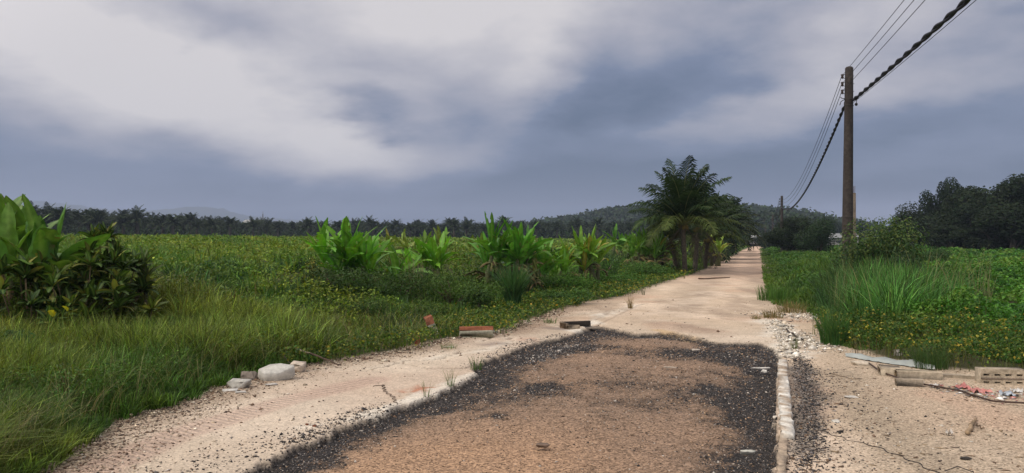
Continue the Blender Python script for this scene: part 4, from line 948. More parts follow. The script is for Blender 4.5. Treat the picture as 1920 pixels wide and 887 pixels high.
# ------------------------------------------------------------------ utility poles and lines
def pole(px, D, H_, r0, r1, label, nin=3, near=False, lean=0.0):
    x0 = X(px, D); z0 = hgt(x0, D); root = thing('utility_pole', (x0, D, z0), label, 'utility pole', 'utility poles along the right of the road')
    root.rotation_euler = (0, lean, 0); H_ = H_ - z0
    a = Acc(); zz = np.linspace(-.3, H_, 14); rr = r0 + (r1 - r0) * np.clip(zz / H_, 0, 1)
    zz = np.append(zz, [H_ + .05, H_ + .075]); rr = np.append(rr, [r1 * .75, r1 * .2])
    cc = np.tile((.043, .035, .031), (len(zz), 1)); tube(a, np.stack([zz * 0, zz * 0, zz], 1), rr, cc, 20); a.make('shaft', M_pole, root, smooth=True)
    for k in range(nin):
        z_ = H_ - .30 - k * .30
        b2 = Acc(); tube(b2, [[-r1 * .8, 0, z_ + .05], [-r1 - .17, 0, z_ + .05]], .013, (.05, .045, .04), 6); tube(b2, [[-r1 * .8, 0, z_ - .09], [-r1 - .17, 0, z_ - .09]], .013, (.05, .045, .04), 6)
        tube(b2, [[-r1 - .11, 0, z_ - .12], [-r1 - .11, 0, z_ + .08]], .010, (.05, .045, .04), 6)
        tube(b2, [[r1 * .8, 0, z_], [r1 + .05, 0, z_]], .012, (.05, .045, .04), 6)
        br = b2.make('bracket', M_metal, root)
        b3 = Acc(); q = np.array([-.055, -.04, -.02, 0, .02, .04, .055]); tube(b3, np.stack([q * 0 - r1 - .11, q * 0, z_ - .02 + q], 1), [.045, .055, .050, .030, .050, .055, .045], (.06, .04, .03), 12)
        b3.make('insulator', M_conc, br, smooth=True)
    zc = H_ - 1.20
    if near:
        b4 = Acc(); tube(b4, [[r1 * .7, 0, zc + .02], [r1 + .22, -.02, zc + .06]], .014, (.05, .045, .04), 6); tube(b4, [[r1 * .7, 0, zc - .07], [r1 + .14, -.02, zc - .03], [r1 + .22, -.02, zc + .06]], .012, (.05, .045, .04), 6)
        tube(b4, [[r1 + .16, -.02, zc + .02], [r1 + .13, -.02, zc - .16]], .012, (.05, .045, .04), 6); br = b4.make('bracket', M_metal, root)
        b5 = Acc(); q = np.linspace(0, PI, 8); tube(b5, np.stack([q * 0 + r1 + .13, q * 0 - .02, zc - .20 - np.cos(q) * .06], 1), np.sin(q) * .055 + .003, (.05, .045, .04), 10); b5.make('insulator', M_conc, br, smooth=True)
        b6 = Acc(); tube(b6, [[-r1, 0, zc], [-r1 - .16, -.02, zc - .10], [-r1 - .2, 0, zc - .24]], .016, (.04, .04, .04), 6); tube(b6, [[-r1 - .02, 0, zc + .02], [-r1 - .14, -.02, zc + .03], [-r1 - .19, -.02, zc + .08]], .014, (.04, .04, .04), 6); b6.make('cable_clamp', M_metal, root)
        b7 = Acc(); n_ = 24; th = np.linspace(0, 2 * PI, n_)
        for zb in (zc, zc - .25, 2.4): 
            rb = r0 + (r1 - r0) * zb / H_ + .008; tube(b7, np.stack([np.cos(th) * rb, np.sin(th) * rb, th * 0 + zb], 1), .012, (.06, .055, .05), 5, cap=False)
        b7.make('strap', M_metal, root)
    return np.array([x0, D, z0 + H_])
T1 = pole(1588, 31, 8.45, .215, .15, 'nearest and tallest concrete utility pole, rising out of the reeds', near=True, lean=.012)
T1 = T1 + [.10, 0, 0]
T2 = pole(1466, 95, 6.95, .18, .14, 'second concrete utility pole, in front of the spreading tree')
T3 = pole(1449, 150, 6.4, .20, .15, 'third utility pole, thin, left of the second one')
T4 = pole(1435, 225, 5.4, .20, .15, 'farthest utility pole, barely visible at the road bend')
T0 = np.array([-2.6, -30., 8.6])
def sagline(p, q, sag, n=60):
    t_ = np.linspace(0, 1, n)[:, None]; r_ = np.array(p) * (1 - t_) + np.array(q) * t_; r_[:, 2] -= (4 * sag * t_ * (1 - t_))[:, 0]; return r_
def wire(p, q, sag, rad, label, group='bare overhead wires'):
    a = Acc(); tube(a, sagline(p, q, sag), rad, (.02, .02, .022), 6); return tag(a.make('overhead_wire', M_rubber), label, 'wire', group)
nm = ['top', 'middle', 'lowest']
for k in range(3):
    dz_ = -.32 - .30 * k
    w0 = np.array([-.30, 0, dz_])
    wire(T1 + w0, T0 + w0 + [0, 0, .1], .35, .009, f'{nm[k]} thin bare wire coming from overhead to the nearest pole')
    wire(T1 + w0, T2 + w0, 1.55 + .08 * k, .011, f'{nm[k]} thin bare wire between the nearest and the second pole')
    wire(T2 + w0, T3 + w0, .9, .016, f'{nm[k]} thin bare wire between the second and third poles')
wire(T1 + [.16, 0, -1.33], T0 + [.16, 0, -1.62], .55, .008, 'thin stay wire running just below the thick twisted cable')
def twisted(p, q, sag, rad, turns, label):
    a = Acc(); n = 420; c_ = sagline(p, q, sag, n); T_ = np.gradient(c_, axis=0); T_ /= np.linalg.norm(T_, axis=1)[:, None]
    A_ = np.cross(T_, [0, 0, 1.]); A_ /= np.linalg.norm(A_, axis=1)[:, None]; B_ = np.cross(T_, A_); ph = np.linspace(0, turns * 2 * PI, n)
    for k in range(2):
        q_ = ph + k * PI; pt = c_ + (A_ * np.cos(q_)[:, None] + B_ * np.sin(q_)[:, None]) * rad * .56; tube(a, pt, rad * .56, (.012, .012, .016), 7)
    return tag(a.make('twisted_cable', M_rubber), label, 'cable', 'thick twisted power cable')
twisted(T1 + [.13, 0, -1.25], T0 + [.13, 0, -1.45], .5, .066, 30, 'thick black twisted cable coming from overhead to the nearest pole')
twisted(T1 + [-.13, 0, -1.32], T2 + [-.1, 0, -1.25], 1.7, .060, 40, 'thick black twisted cable sagging between the nearest and second pole')
twisted(T2 + [-.1, 0, -1.25], T3 + [-.1, 0, -1.25], 1.3, .062, 30, 'thick black twisted cable sagging beyond the second pole')
# unfinished concrete post with starter bars
x0 = X(1599, 34); root = thing('concrete_post', (x0, 34, hgt(x0, 34)), 'square unfinished concrete post with bare steel bars on top, behind the nearest pole', 'post')
a = Acc(); hp = Z(362, 34) - hgt(x0, 34); box(a, (0, 0, hp / 2 - .1), (.20, .20, hp + .2), (.16, .13, .10), jit=.004); a.make('shaft', M_conc, root)
for sx, sy in ((-.06, -.06), (.06, -.06), (-.06, .06), (.06, .06)):
    a = Acc(); tube(a, [[sx, sy, hp - .05], [sx + .01, sy, hp + .3]], .010, (.10, .05, .03), 5); a.make('steel_bar', M_metal, root)

# ------------------------------------------------------------------ rocks
def rock(px, py, w, d_, h, col, label, seed, cat='rock', name='rock', rz=0., group=None, sink=.15, D=None, ptk=.18):
    r = np.random.default_rng(seed); import bmesh
    bm = bmesh.new()
    pts = r.normal(0, 1, (16, 3)); pts /= np.linalg.norm(pts, axis=1)[:, None]; pts = np.sign(pts) * np.abs(pts) ** .55 * .58 * r.uniform(.82, 1.05, (16, 1))
    for p in pts: bm.verts.new(p * [w, d_, h])
    bmesh.ops.convex_hull(bm, input=bm.verts[:]); bm.verts.ensure_lookup_table()
    loose = [v for v in bm.verts if not v.link_faces]
    bmesh.ops.delete(bm, geom=loose, context='VERTS')
    bmesh.ops.bevel(bm, geom=bm.edges[:], offset=min(w, d_, h) * .035, segments=1, affect='EDGES')
    bmesh.ops.triangulate(bm, faces=bm.faces[:]); bmesh.ops.subdivide_edges(bm, edges=bm.edges[:], cuts=1, use_grid_fill=True)
    V = np.array([v.co[:] for v in bm.verts]); V += (fbm(V[:, 0] * 9, V[:, 1] * 9 + V[:, 2] * 13, 1.5 / max(w, .1), seed, 3)[:, None] - .5) * min(w, h) * ptk
    F_ = [[v.index for v in f.verts] for f in bm.faces]; bm.free(); V[:, 2] -= V[:, 2].min() + h * sink
    tri = [f for f in F_ if len(f) == 3]; qd = [f for f in F_ if len(f) == 4]
    gx_, D_ = G(px, py)
    if D is not None: D_ = D; gx_ = X(px, D)
    o = mk(name, V, [tri, qd], M_rock, None, np.tile(col, (len(V), 1)), loc=(gx_, D_, hgt(gx_, D_))); o.rotation_euler = (0, 0, rz)
    return tag(o, label, cat, group)
gk = 'pale stones at the grass edge'
def slabrock():
    gx_, D_ = G(517, 711); a = Acc(); r = np.random.default_rng(3)
    out_ = .76 * np.array([[-.27, -.10], [-.16, -.19], [.10, -.18], [.17, -.12], [.31, -.02], [.30, .06], [.05, .17], [-.13, .16], [-.24, .03]]); n_ = len(out_)
    lv = [(-.02, .84), (.06, 1.0), (.150, .98), (.156, .955)]; tops_ = np.array([0, -.02, -.015, 0, .03, .035, .02, 0, -.01])
    V = np.concatenate([np.concatenate([out_ * s_ + (r.normal(0, .012, out_.shape) if z_ < .1 else 0), (z_ + tops_ * (z_ > .1) + r.normal(0, .004, n_))[:, None]], 1) for z_, s_ in lv])
    V = np.concatenate([V, [[0, 0, .160]]]); i = np.arange(n_); j = (i + 1) % n_
    a.add(V, (.47, .46, .42), np.concatenate([np.stack([i + k * n_, j + k * n_, j + (k + 1) * n_, i + (k + 1) * n_], 1) for k in range(3)]), np.stack([i + 3 * n_, j + 3 * n_, np.full(n_, 4 * n_)], 1))
    so = a.make('rock', M_rock, loc=(gx_, D_, hgt(gx_, D_))); so.rotation_euler = (.20, .05, .1); tag(so, 'largest flat topped pale concrete chunk at the grass edge', 'rock', gk)
slabrock()
rock(559, 697, .20, .18, .155, (.50, .43, .35), 'rounded tan stone right of the largest pale chunk', 21, group=gk)
rock(450, 727, .25, .16, .115, (.42, .41, .37), 'grey angular chunk left of the largest pale chunk', 22, group=gk)
rock(466, 712, .20, .14, .13, (.20, .17, .14), 'brown dirty stone behind the grey angular chunk', 23, group=gk)
rock(432, 733, .17, .12, .035, (.46, .45, .42), 'thin flat pale shard at the left end of the stones', 24, group=gk)
rock(452, 737, .13, .08, .03, (.48, .47, .44), 'small thin pale shard in front of the grey angular chunk', 25, group=gk)
rock(508, 722, .16, .09, .022, (.46, .45, .42), 'small flat shard in front of the largest pale chunk', 26, group=gk)
rock(240, 776, .13, .10, .06, (.26, .20, .15), 'brown stone half buried in the grass edge, lower left', 27)
rock(1018, 838, .11, .07, .035, (.16, .115, .085), 'dark flat stone lying alone on the sandy asphalt patch', 28)
rock(1567, 792, .085, .07, .03, (.55, .53, .47), 'white flat stone right of the white kerb', 29)
rock(1575, 812, .06, .04, .03, (.03, .028, .026), 'black asphalt lump right of the white kerb', 30)
rock(1453, 788, .045, .04, .03, (.55, .50, .42), 'tiny round pale stone against the white kerb', 31)
rock(1424, 692, .26, .10, .03, (.62, .60, .55), 'white flat flake on the black gravel near the kerb end', 32)
rock(1432, 698, .08, .07, .04, (.62, .60, .55), 'small white stone beside the white flake', 33)
rock(1810, 862, .09, .05, .03, (.05, .045, .04), 'black lump on the right hand dirt near the bottom edge', 34)
rock(1256, 690, .20, .07, .02, (.42, .36, .29), 'thin pale flake in the middle of the asphalt patch', 35)
rock(1305, 657, .14, .10, .03, (.5, .44, .37), 'small pale stone near the top of the asphalt patch', 36)
rock(840, 652, .20, .14, .03, (.42, .40, .33), 'flat grey stone below the brick edged kerb', 37)
rock(1612, 684, .24, .14, .07, (.50, .44, .35), 'pale stone at the start of the steel rod', 38)
rock(1595, 745, .16, .07, .02, (.52, .50, .45), 'white flake on the right hand dirt', 39)
rock(590, 800, .04, .035, .025, (.14, .055, .03), 'small dark red lump on the left concrete', 40)
rock(576, 797, .035, .03, .02, (.16, .06, .03), 'tiny dark red lump left of its twin', 41)
rock(1062, 548, .40, .30, .12, (.40, .39, .35), 'grey stone half hidden in weeds behind the drain box', 42)
rock(925, 625, .17, .12, .08, (.34, .33, .27), 'mossy grey lump at the right end of the brick edged kerb', 43)
rock(1402, 852, .13, .045, .045, (.50, .50, .44), 'crumpled pale scrap on the black gravel near the kerb', 44, cat='scrap', name='scrap')
# ------------------------------------------------------------------ kerbs and blocks
def gdir(p, q):
    (x1, y1), (x2, y2) = G(*p), G(*q); return (x1 + x2) / 2, (y1 + y2) / 2, math.hypot(x2 - x1, y2 - y1), math.atan2(y2 - y1, x2 - x1)
def kerb(p, q, w, h, col, label, name='kerbstone', jit=.0075, off=(0, 0), z=0.0, tilt=(0, 0), group=None, rough=True):
    cx, cy, L, an = gdir(p, q); r = np.random.default_rng(int(L * 1000)); n = max(6, int(L / .045))
    # lofted bar with a chipped, uneven edge
    prof = np.array([[-.5, 0], [-.5, .82], [-.42, 1.0], [.40, 1.0], [.5, .86], [.5, 0]]) * [w, h]; m = len(prof)
    t_ = np.linspace(-L / 2, L / 2, n); V = []
    for i, tt in enumerate(t_):
        k = prof.copy(); k[1:5] += r.normal(0, jit, (4, 2)); e = (i in (0, n - 1))
        if r.random() < .35: k[4] -= [r.uniform(.0, .3) * w, r.uniform(.05, .35) * h]
        V.append(np.stack([np.full(m, tt + (r.normal(0, jit * 2) if not e else 0)), k[:, 0], k[:, 1]], 1))
    V = np.concatenate(V); pn = fbm(V[:, 0] + cx, V[:, 1] * 2 + cy, 7, int(L * 100), 3)[:, None]; col = np.array(col) * (1 - ss(.5, .62, pn)) + np.array([.34, .27, .20]) * ss(.5, .62, pn); i = (np.arange(n - 1)[:, None] * m + np.arange(m - 1)[None]).ravel()
    a = Acc(); a.add(V, col, np.stack([i, i + m, i + m + 1, i + 1], 1), np.array([list(range(m)), list(range((n - 1) * m, n * m))[::-1]]))
    o = a.make(name, M_conc, loc=(cx + off[0], cy + off[1], hgt(cx, cy) - .02 + z)); o.rotation_euler = (tilt[0], tilt[1], an); return tag(o, label, 'kerb', group)
gq = 'worn kerbstones along the asphalt patch'
kerb((1475, 824), (1468, 712), .125, .075, (.60, .58, .52), 'whitewashed kerbstone along the right edge of the asphalt', group=gq)
kerb((1467, 709), (1467, 678), .12, .06, (.50, .47, .41), 'shorter worn kerbstone nearer the rubble', group=gq)
kerb((1463, 900), (1468, 826), .07, .045, (.36, .29, .215), 'dirt coloured low kerb running off the bottom of the photo', group=gq)
kerb((1459, 822), (1459, 712), .035, .05, (.42, .34, .26), 'thin tan edging strip left of the whitewashed kerbstone', group=gq)
# brick topped kerb, leaning piece and fragments on the left
def brick_kerb(px, py, w, d_, h, rz, tilt, label, brick_h=.35, D=None):
    gx_, D_ = G(px, py); root = thing('kerb_piece', (gx_, D_, hgt(gx_, D_)), label, 'kerb piece', 'brick edged kerb debris', rz); 
    a = Acc(); box(a, (0, 0, h * (1 - brick_h) / 2), (w, d_, h * (1 - brick_h)), (.33, .33, .25), jit=.006); c1 = a.make('concrete_base', M_conc, root)
    a = Acc(); box(a, (0, 0, h * (1 - brick_h) + h * brick_h / 2 + .002), (w, d_ * .96, h * brick_h - .004), (.27, .10, .055), jit=.006); c2 = a.make('brick_edge', M_conc, root)
    root.rotation_euler = (tilt[0], tilt[1], rz); return root
brick_kerb(893, 632, .62, .16, .19, .05, (0, 0), 'mossy grey kerb piece with a red brick top lying level beside the path')
rt_ = brick_kerb(815, 628, .16, .14, .38, .25, (.1, -.38), 'leaning kerb stub with a red brick face in the weeds', .4)
brick_kerb(792, 628, .60, .10, .10, .28, (0, -.05), 'low broken red brick edge left of the leaning stub', .8)
rock(783, 646, .09, .08, .16, (.26, .09, .05), 'upright red brick stub in the weeds', 61, cat='brick', name='brick')
# drain box; interior shade is painted into the near-black back wall and floor
gx_, D_ = G(1086, 614); root = thing('drain_box', (gx_, D_, hgt(gx_, D_) - .02), 'open concrete drain box at the corner of the road slab', 'drain', rz=.42)
L_, W_, H__ = .70, .34, .13
a = Acc(); box(a, (-L_ * .32, -W_ / 2, H__ * .38), (L_ * .36, .07, H__ * .76), (.36, .29, .21), jit=.006); box(a, (.18, -W_ / 2, H__ * .10), (L_ * .6, .05, H__ * .2), (.30, .25, .19), jit=.004); box(a, (0, W_ / 2, H__ / 2), (L_, .05, H__), (.055, .045, .036), jit=.004); a.make('side_wall', M_conc, root)
a = Acc(); box(a, (-L_ / 2, 0, H__ / 2), (.05, W_ - .06, H__), (.34, .26, .18), jit=.004); a.make('end_wall', M_conc, root)
a = Acc(); box(a, (0, 0, .012), (L_ - .06, W_ - .06, .02), (.03, .026, .022)); a.make('floor', M_conc, root)
def block(px, py, w, d_, h, rz, col, label, tilt=(0, 0), name='concrete_block', D=None, jit=.004, cat='block'):
    gx_, D_ = G(px, py); a = Acc(); box(a, (0, 0, h / 2 - .01), (w, d_, h), col, jit=jit); o = a.make(name, M_conc, loc=(gx_, D_, hgt(gx_, D_))); o.rotation_euler = (*tilt, rz); return tag(o, label, cat, 'loose kerb blocks on the dirt')
blk = (.40, .335, .245)
block(1667, 702, .26, .24, .115, -.30, blk, 'squarish tan block at the left end of the loose kerb blocks', tilt=(.06, .03))
block(1722, 709, .54, .17, .105, -.30, blk, 'longest tan kerb block in the middle of the group')
block(1704, 724, .31, .07, .10, -.24, (.37, .31, .23), 'short thin kerb block standing in front of the longest one')
block(1700, 697, .55, .20, .035, -.28, (.45, .39, .29), 'flat tan slab behind the longest kerb block')
block(1785, 707, .62, .16, .045, -.30, (.42, .35, .255), 'flat half buried tan slab right of the longest kerb block')
# hollow block with slots
def slot_block(px, py, w, d_, h, rz, label):
    gx_, D_ = G(px, py); root = thing('hollow_block', (gx_, D_, hgt(gx_, D_) - .01), label, 'hollow block', None, rz)
    a = Acc(); xs = [-w / 2]; n = 4; sw = w / 4 * .55; gp_ = w / 4 * .45
    for k in range(n): c0 = -w / 2 + w * (k + .5) / n; xs += [c0 - sw / 2, c0 + sw / 2]
    xs += [w / 2]; zs = [0, h * .10, h * .21, h * .57, h * .70, h]; y0 = -d_ / 2
    for i in range(len(xs) - 1):
        for j in range(len(zs) - 1):
            hole = (i % 2 == 1) and (j == 3 or (j == 1))
            xa, xb, za, zb = xs[i], xs[i + 1], zs[j], zs[j + 1]
            if not hole: a.add([[xa, y0, za], [xb, y0, za], [xb, y0, zb], [xa, y0, zb]], blk, [[0, 1, 2, 3]])
            else:
                yb = y0 + d_ * .8; V = [[xa, y0, za], [xb, y0, za], [xb, y0, zb], [xa, y0, zb], [xa, yb, za], [xb, yb, za], [xb, yb, zb], [xa, yb, zb]]
                a.add(V, blk, [[0, 4, 5, 1], [1, 5, 6, 2], [2, 6, 7, 3], [3, 7, 4, 0], [4, 7, 6, 5]])
    y1 = d_ / 2; e = .008
    V = [[-w / 2, y0, 0], [w / 2, y0, 0], [w / 2, y0, h], [-w / 2, y0, h], [-w / 2, y1, 0], [w / 2, y1, 0], [w / 2, y1, h], [-w / 2, y1, h]]
    a.add(V, blk, [[3, 2, 6, 7], [0, 3, 7, 4], [1, 5, 6, 2], [4, 7, 6, 5]])
    a.make('block_body', M_conc, root)
    a = Acc(); box(a, (0, y0 - .004, h * .40), (w * .99, .012, .014), (.16, .12, .09), jit=.001); a.make('mortar_seam', M_conc, root)
slot_block(1874, 718, .52, .17, .195, -.12, 'tan hollow block with two rows of slots at the right end of the weeds')
# plastic sheet
n = 60; u, v = np.meshgrid(np.linspace(0, 1, n), np.linspace(0, 1, 24), indexing='ij')
pa, pb = np.array(G(1585, 669)), np.array(G(1752, 694)); base = pa + (pb - pa) * u[..., None]; wd = .42 * np.sin(PI * np.clip(u * .95 + .03, 0, 1)) ** .6
nrm_ = np.array([.35, .94]); bx = base[..., 0] + nrm_[0] * (v - .3) * wd; by = base[..., 1] + nrm_[1] * (v - .3) * wd
fz = Hs(bx.ravel(), by.ravel()).reshape(bx.shape) + .012 + .13 * np.sin(PI * v) ** .8 * np.clip(fbm(bx, by, 3.0, 501, 3) - .25, 0, 1) * 1.2 + .03 * np.abs(fbm(bx + v, by, 14, 511, 3) - .5)
i = (np.arange(n - 1)[:, None] * 24 + np.arange(23)[None]).ravel()
tag(mk('plastic_sheet', np.stack([bx, by, fz], -1).reshape(-1, 3), [np.stack([i, i + 24, i + 25, i + 1], 1)], M_plastic, None, np.tile((.30, .33, .31), (n * 24, 1)), smooth=True), 'crumpled greyish plastic sheet lying along the right weeds', 'plastic sheet')
rock(1823 - 140, 668, .10, .08, .12, (.40, .38, .34), 'upright pale scrap caught in weeds behind the plastic sheet', 65, cat='scrap', name='scrap')
# rod, wires, sticks
def gtube(pts, rad, col, name, label, cat, lift=.01, wob=0.0, seed=1, mat=None, n=80, wave=0.0, wl=.25):
    r = np.random.default_rng(seed); P = np.array([G(*p) for p in pts]); s_ = np.concatenate([[0], np.cumsum(np.hypot(*np.diff(P, axis=0).T))]); t_ = np.linspace(0, s_[-1], n)
    x_ = np.interp(t_, s_, P[:, 0]); y_ = np.interp(t_, s_, P[:, 1])
    T_ = np.stack([np.gradient(x_), np.gradient(y_)], 1); T_ /= np.linalg.norm(T_, axis=1)[:, None]; ph = t_ / wl * 2 * PI + 1.4 * np.sin(t_ * 2.1)
    x_ = x_ - T_[:, 1] * np.sin(ph) * wave; y_ = y_ + T_[:, 0] * np.sin(ph) * wave
    z_ = Hs(x_, y_) + lift + wob * (fbm(t_, t_ * 0, 2.5, seed, 3) - .3)
    a = Acc(); tube(a, np.stack([x_, y_, z_], 1), rad, col, 6); return tag(a.make(name, mat or M_metal), label, cat)
gtube([(1622, 680), (1650, 700), (1700, 719), (1760, 730), (1800, 736), (1860, 756), (1935, 762)], .011, (.07, .045, .035), 'steel_rod', 'long dark steel rod running past the loose kerb blocks', 'rod', .02, .03)
gtube([(1528, 800), (1548, 812), (1590, 826), (1640, 838), (1700, 862), (1760, 890)], .0035, (.035, .03, .028), 'wavy_wire', 'thin wavy black wire on the right hand dirt', 'wire', .006, .01, 3, wave=.022, wl=.22, n=220)
gtube([(1770, 887), (1795, 880), (1825, 892)], .0035, (.035, .03, .028), 'wire_loop', 'small bent wire end at the bottom right edge', 'wire', .01, .03, 4)
gtube([(700, 725), (718, 722), (722, 735), (738, 745), (742, 757)], .004, (.10, .07, .05), 'wavy_wire', 'thin curly wire on the left concrete near the whitewashed edge', 'wire', .006, .01, 5, wave=.02, wl=.16, n=120)
def stick(p, q, h0, h1, rad, col, label, name='stick', cat='stick'):
    (x1, y1), (x2, y2) = G(*p), G(*q); t_ = np.linspace(0, 1, 8); r = np.random.default_rng(int(p[0]))
    a = Acc(); tube(a, np.stack([x1 + (x2 - x1) * t_, y1 + (y2 - y1) * t_, hgt(x1, y1) + h0 + (hgt(x2, y2) + h1 - hgt(x1, y1) - h0) * t_], 1) + r.normal(0, .008, (8, 3)), np.linspace(rad, rad * .6, 8), col, 7)
    tag(a.make(name, M_bark), label, cat)
stick((552, 678), (585, 684), .20, .16, .017, (.30, .25, .19), 'pale broken stick poking out of the weeds above the largest stone')
stick((582, 684), (640, 690), .17, .04, .014, (.09, .06, .045), 'dark twig continuing from the pale stick into the weeds')
stick((530, 682), (552, 694), .14, .04, .014, (.06, .045, .035), 'short dark twig behind the rounded tan stone')
stick((1310, 524), (1368, 522), .03, .04, .035, (.09, .055, .04), 'fallen dark branch lying across the left of the far road')
stick((1812, 816), (1832, 788), .02, .03, .022, (.33, .24, .15), 'light wooden stick lying on the right hand dirt')
stick((1830, 800), (1845, 806), .02, .02, .008, (.12, .08, .05), 'thin dark twig beside the light wooden stick')
stick((1555, 700), (1600, 712), .01, .01, .008, (.22, .17, .12), 'thin twig on the dirt left of the kerb blocks')
stick((1474, 622), (1505, 640), .03, .03, .022, (.05, .04, .035), 'dark rod in the rubble right of the road slab')
block(1702 - 6, 876 - 150, .03, .02, .008, 0, blk, 'wood chip near the kerb blocks', cat='chip', name='wood_chip')

# ------------------------------------------------------------------ rubble, gravel and litter
OCT = np.array([[1, 0, 0], [-1, 0, 0], [0, 1, 0], [0, -1, 0], [0, 0, 1], [0, 0, -1]], float)
OF = np.array([[0, 2, 4], [2, 1, 4], [1, 3, 4], [3, 0, 4], [2, 0, 5], [1, 2, 5], [3, 1, 5], [0, 3, 5]])
def chips(x, y, sz, col, flat=.6, z=None, el_=1.0):
    N = len(x); V = OCT[None] * rng.uniform(.55, 1.2, (N, 6, 1)) + rng.normal(0, .16, (N, 6, 3))
    V = V * (sz[:, None, None] * .5) * np.stack([rng.uniform(.8, 1.5, N) * el_, rng.uniform(.6, 1.1, N), flat * rng.uniform(.7, 1.3, N)], 1)[:, None]
    th = rng.uniform(0, 6.28, N); c_, s_ = np.cos(th)[:, None], np.sin(th)[:, None]
    V = np.stack([V[..., 0] * c_ - V[..., 1] * s_, V[..., 0] * s_ + V[..., 1] * c_, V[..., 2]], -1)
    z = Hground(x, y) if z is None else z; V += np.stack([x, y, z + sz * .12], 1)[:, None]
    return V.reshape(-1, 3), np.repeat(col, 6, 0), (np.arange(N)[:, None, None] * 6 + OF[None]).reshape(-1, 3)
Hgrid = H.reshape(NR, NX); lD = np.log(Dr)
def Hground(x, y):
    i = np.clip(np.searchsorted(lD, np.log(y)) - 1, 0, NR - 2); u_ = np.clip((x / y + 1) / 2 * (NX - 1), 0, NX - 2); j = u_.astype(int)
    f = np.clip((y - Dr[i]) / (Dr[i + 1] - Dr[i]), 0, 1); g = u_ - j
    return (Hgrid[i, j] * (1 - f) + Hgrid[i + 1, j] * f) * (1 - g) + (Hgrid[i, j + 1] * (1 - f) + Hgrid[i + 1, j + 1] * f) * g
dustg = dust.reshape(NR, NX)
def gsamp(A_, x, y):
    i = np.clip(np.searchsorted(lD, np.log(y)), 0, NR - 1); j = np.clip(((x / y + 1) / 2 * (NX - 1)).round().astype(int), 0, NX - 1); return A_[i, j]
def chipcol(N, pal, p): return np.array(pal)[rng.choice(len(pal), N, p=p)] * np.exp(rng.normal(0, .25, (N, 1)))
black = (.030, .029, .030); grey = (.14, .13, .125); pale = (.42, .38, .33); tan = (.36, .25, .16); brn = (.16, .105, .07)
# asphalt gravel over the patch
x, y = scatter(150000, 5.6, 17.5, -.42, .36); s_ = sdist(PATCH, x, y); k_ = s_ > .0; x, y, s_ = x[k_], y[k_], s_[k_]; du = gsamp(dustg, x, y)
k_ = rng.random(len(x)) < np.clip(1.05 - du * .95, .10, 1); x, y, du = x[k_], y[k_], du[k_]
c = chipcol(len(x), [black, grey, pale, brn, tan], [.60, .20, .06, .08, .06]); c2_ = chipcol(len(x), [black, brn, tan, pale, (.26, .17, .11)], [.22, .25, .25, .10, .18]); c = mixc(c, c2_, (rng.random(len(x)) < du * 1.3) * 1.)
sz = (.0035 + .0012 * y) * np.exp(rng.normal(0, .38, len(x))); sz = np.minimum(sz, .05)
tag(stuff('asphalt_gravel', [chips(x, y, sz, c)], M_stone), 'loose black and tan gravel covering the asphalt patch', 'gravel')
# spill of dark chips: left slab edge and right of the kerb
def along(pts, N, wd, skew=0.0):
    P = np.array([G(*p) for p in pts]); s_ = np.concatenate([[0], np.cumsum(np.hypot(*np.diff(P, axis=0).T))]); t_ = rng.uniform(0, s_[-1], N)
    return np.interp(t_, s_, P[:, 0]) + rng.normal(skew, wd, N), np.interp(t_, s_, P[:, 1]) + rng.normal(0, wd, N)
xa, ya = along([(560, 836), (680, 786), (735, 762)], 900, .13, -.10); xb, yb = along([(350, 900), (560, 836), (680, 786)], 500, .28, -.25)
xc, yc = along([(1492, 670), (1502, 720), (1504, 780), (1500, 850), (1490, 890)], 4200, .085, .06); xd, yd = along([(1500, 690), (1535, 800), (1560, 880)], 1200, .30, .15)
xe, ye = along([(885, 690), (980, 645), (1060, 626)], 900, .10, -.03)
x = np.concatenate([xa, xb, xc, xd, xe]); y = np.concatenate([ya, yb, yc, yd, ye]); k_ = (y > 5.5); x, y = x[k_], y[k_]
c = chipcol(len(x), [black, grey, brn, (.30, .27, .24)], [.58, .22, .12, .08]); sz = .017 * np.exp(rng.normal(0, .4, len(x)))
tag(stuff('dark_chips', [chips(x, y, sz, c)], M_stone), 'dark asphalt chips spilled on the slab edges and right of the kerb', 'gravel')
# scattered crumbs on both dirt areas
x, y = scatter(26000, 5.5, 24, -.62, .75); pp = x / y * F + 960; dl_ = xl(y) - x; dr_ = x - xr(y); s_ = sdist(PATCH, x, y)
k_ = (s_ < -.02) & (dl_ < .15) & (dr_ < .1); k_ &= rng.random(len(x)) < np.where(x > .345 * y, .75, .16) * (fbm(x, y, 1.3, 601, 3) > .42); x, y = x[k_], y[k_]
c = chipcol(len(x), [(.45, .38, .29), brn, black, (.6, .56, .48), (.3, .22, .15)], [.32, .22, .16, .10, .20]); sz = (.006 + .0012 * y) * np.exp(rng.normal(0, .4, len(x)))
tag(stuff('pebbles', [chips(x, y, sz, c, .5)], M_stone), 'scattered pebbles and crumbs on the concrete and the right hand dirt', 'pebbles')
# brown stony margin beside the left grass
x = rng.random(11000); y = np.exp(rng.uniform(math.log(5.8), math.log(20), 11000)); off = rng.gamma(1.6, .22, 11000) * np.where(y > 13, .35, 1.) - .12; x = xl(y) + off; k_ = (sdist(PATCH, x, y) < 0) & (rng.random(11000) < .3 + fbm(x, y, 2, 605, 3)); x, y = x[k_], y[k_]
c = chipcol(len(x), [(.40, .33, .24), brn, (.5, .45, .36), (.07, .05, .04)], [.36, .34, .12, .18]); sz = (.010 + .0012 * y) * np.exp(rng.normal(0, .4, len(x)))
tag(stuff('margin_stones', [chips(x, y, sz, c, .55)], M_stone), 'brown stony margin between the left grass and the concrete', 'gravel')
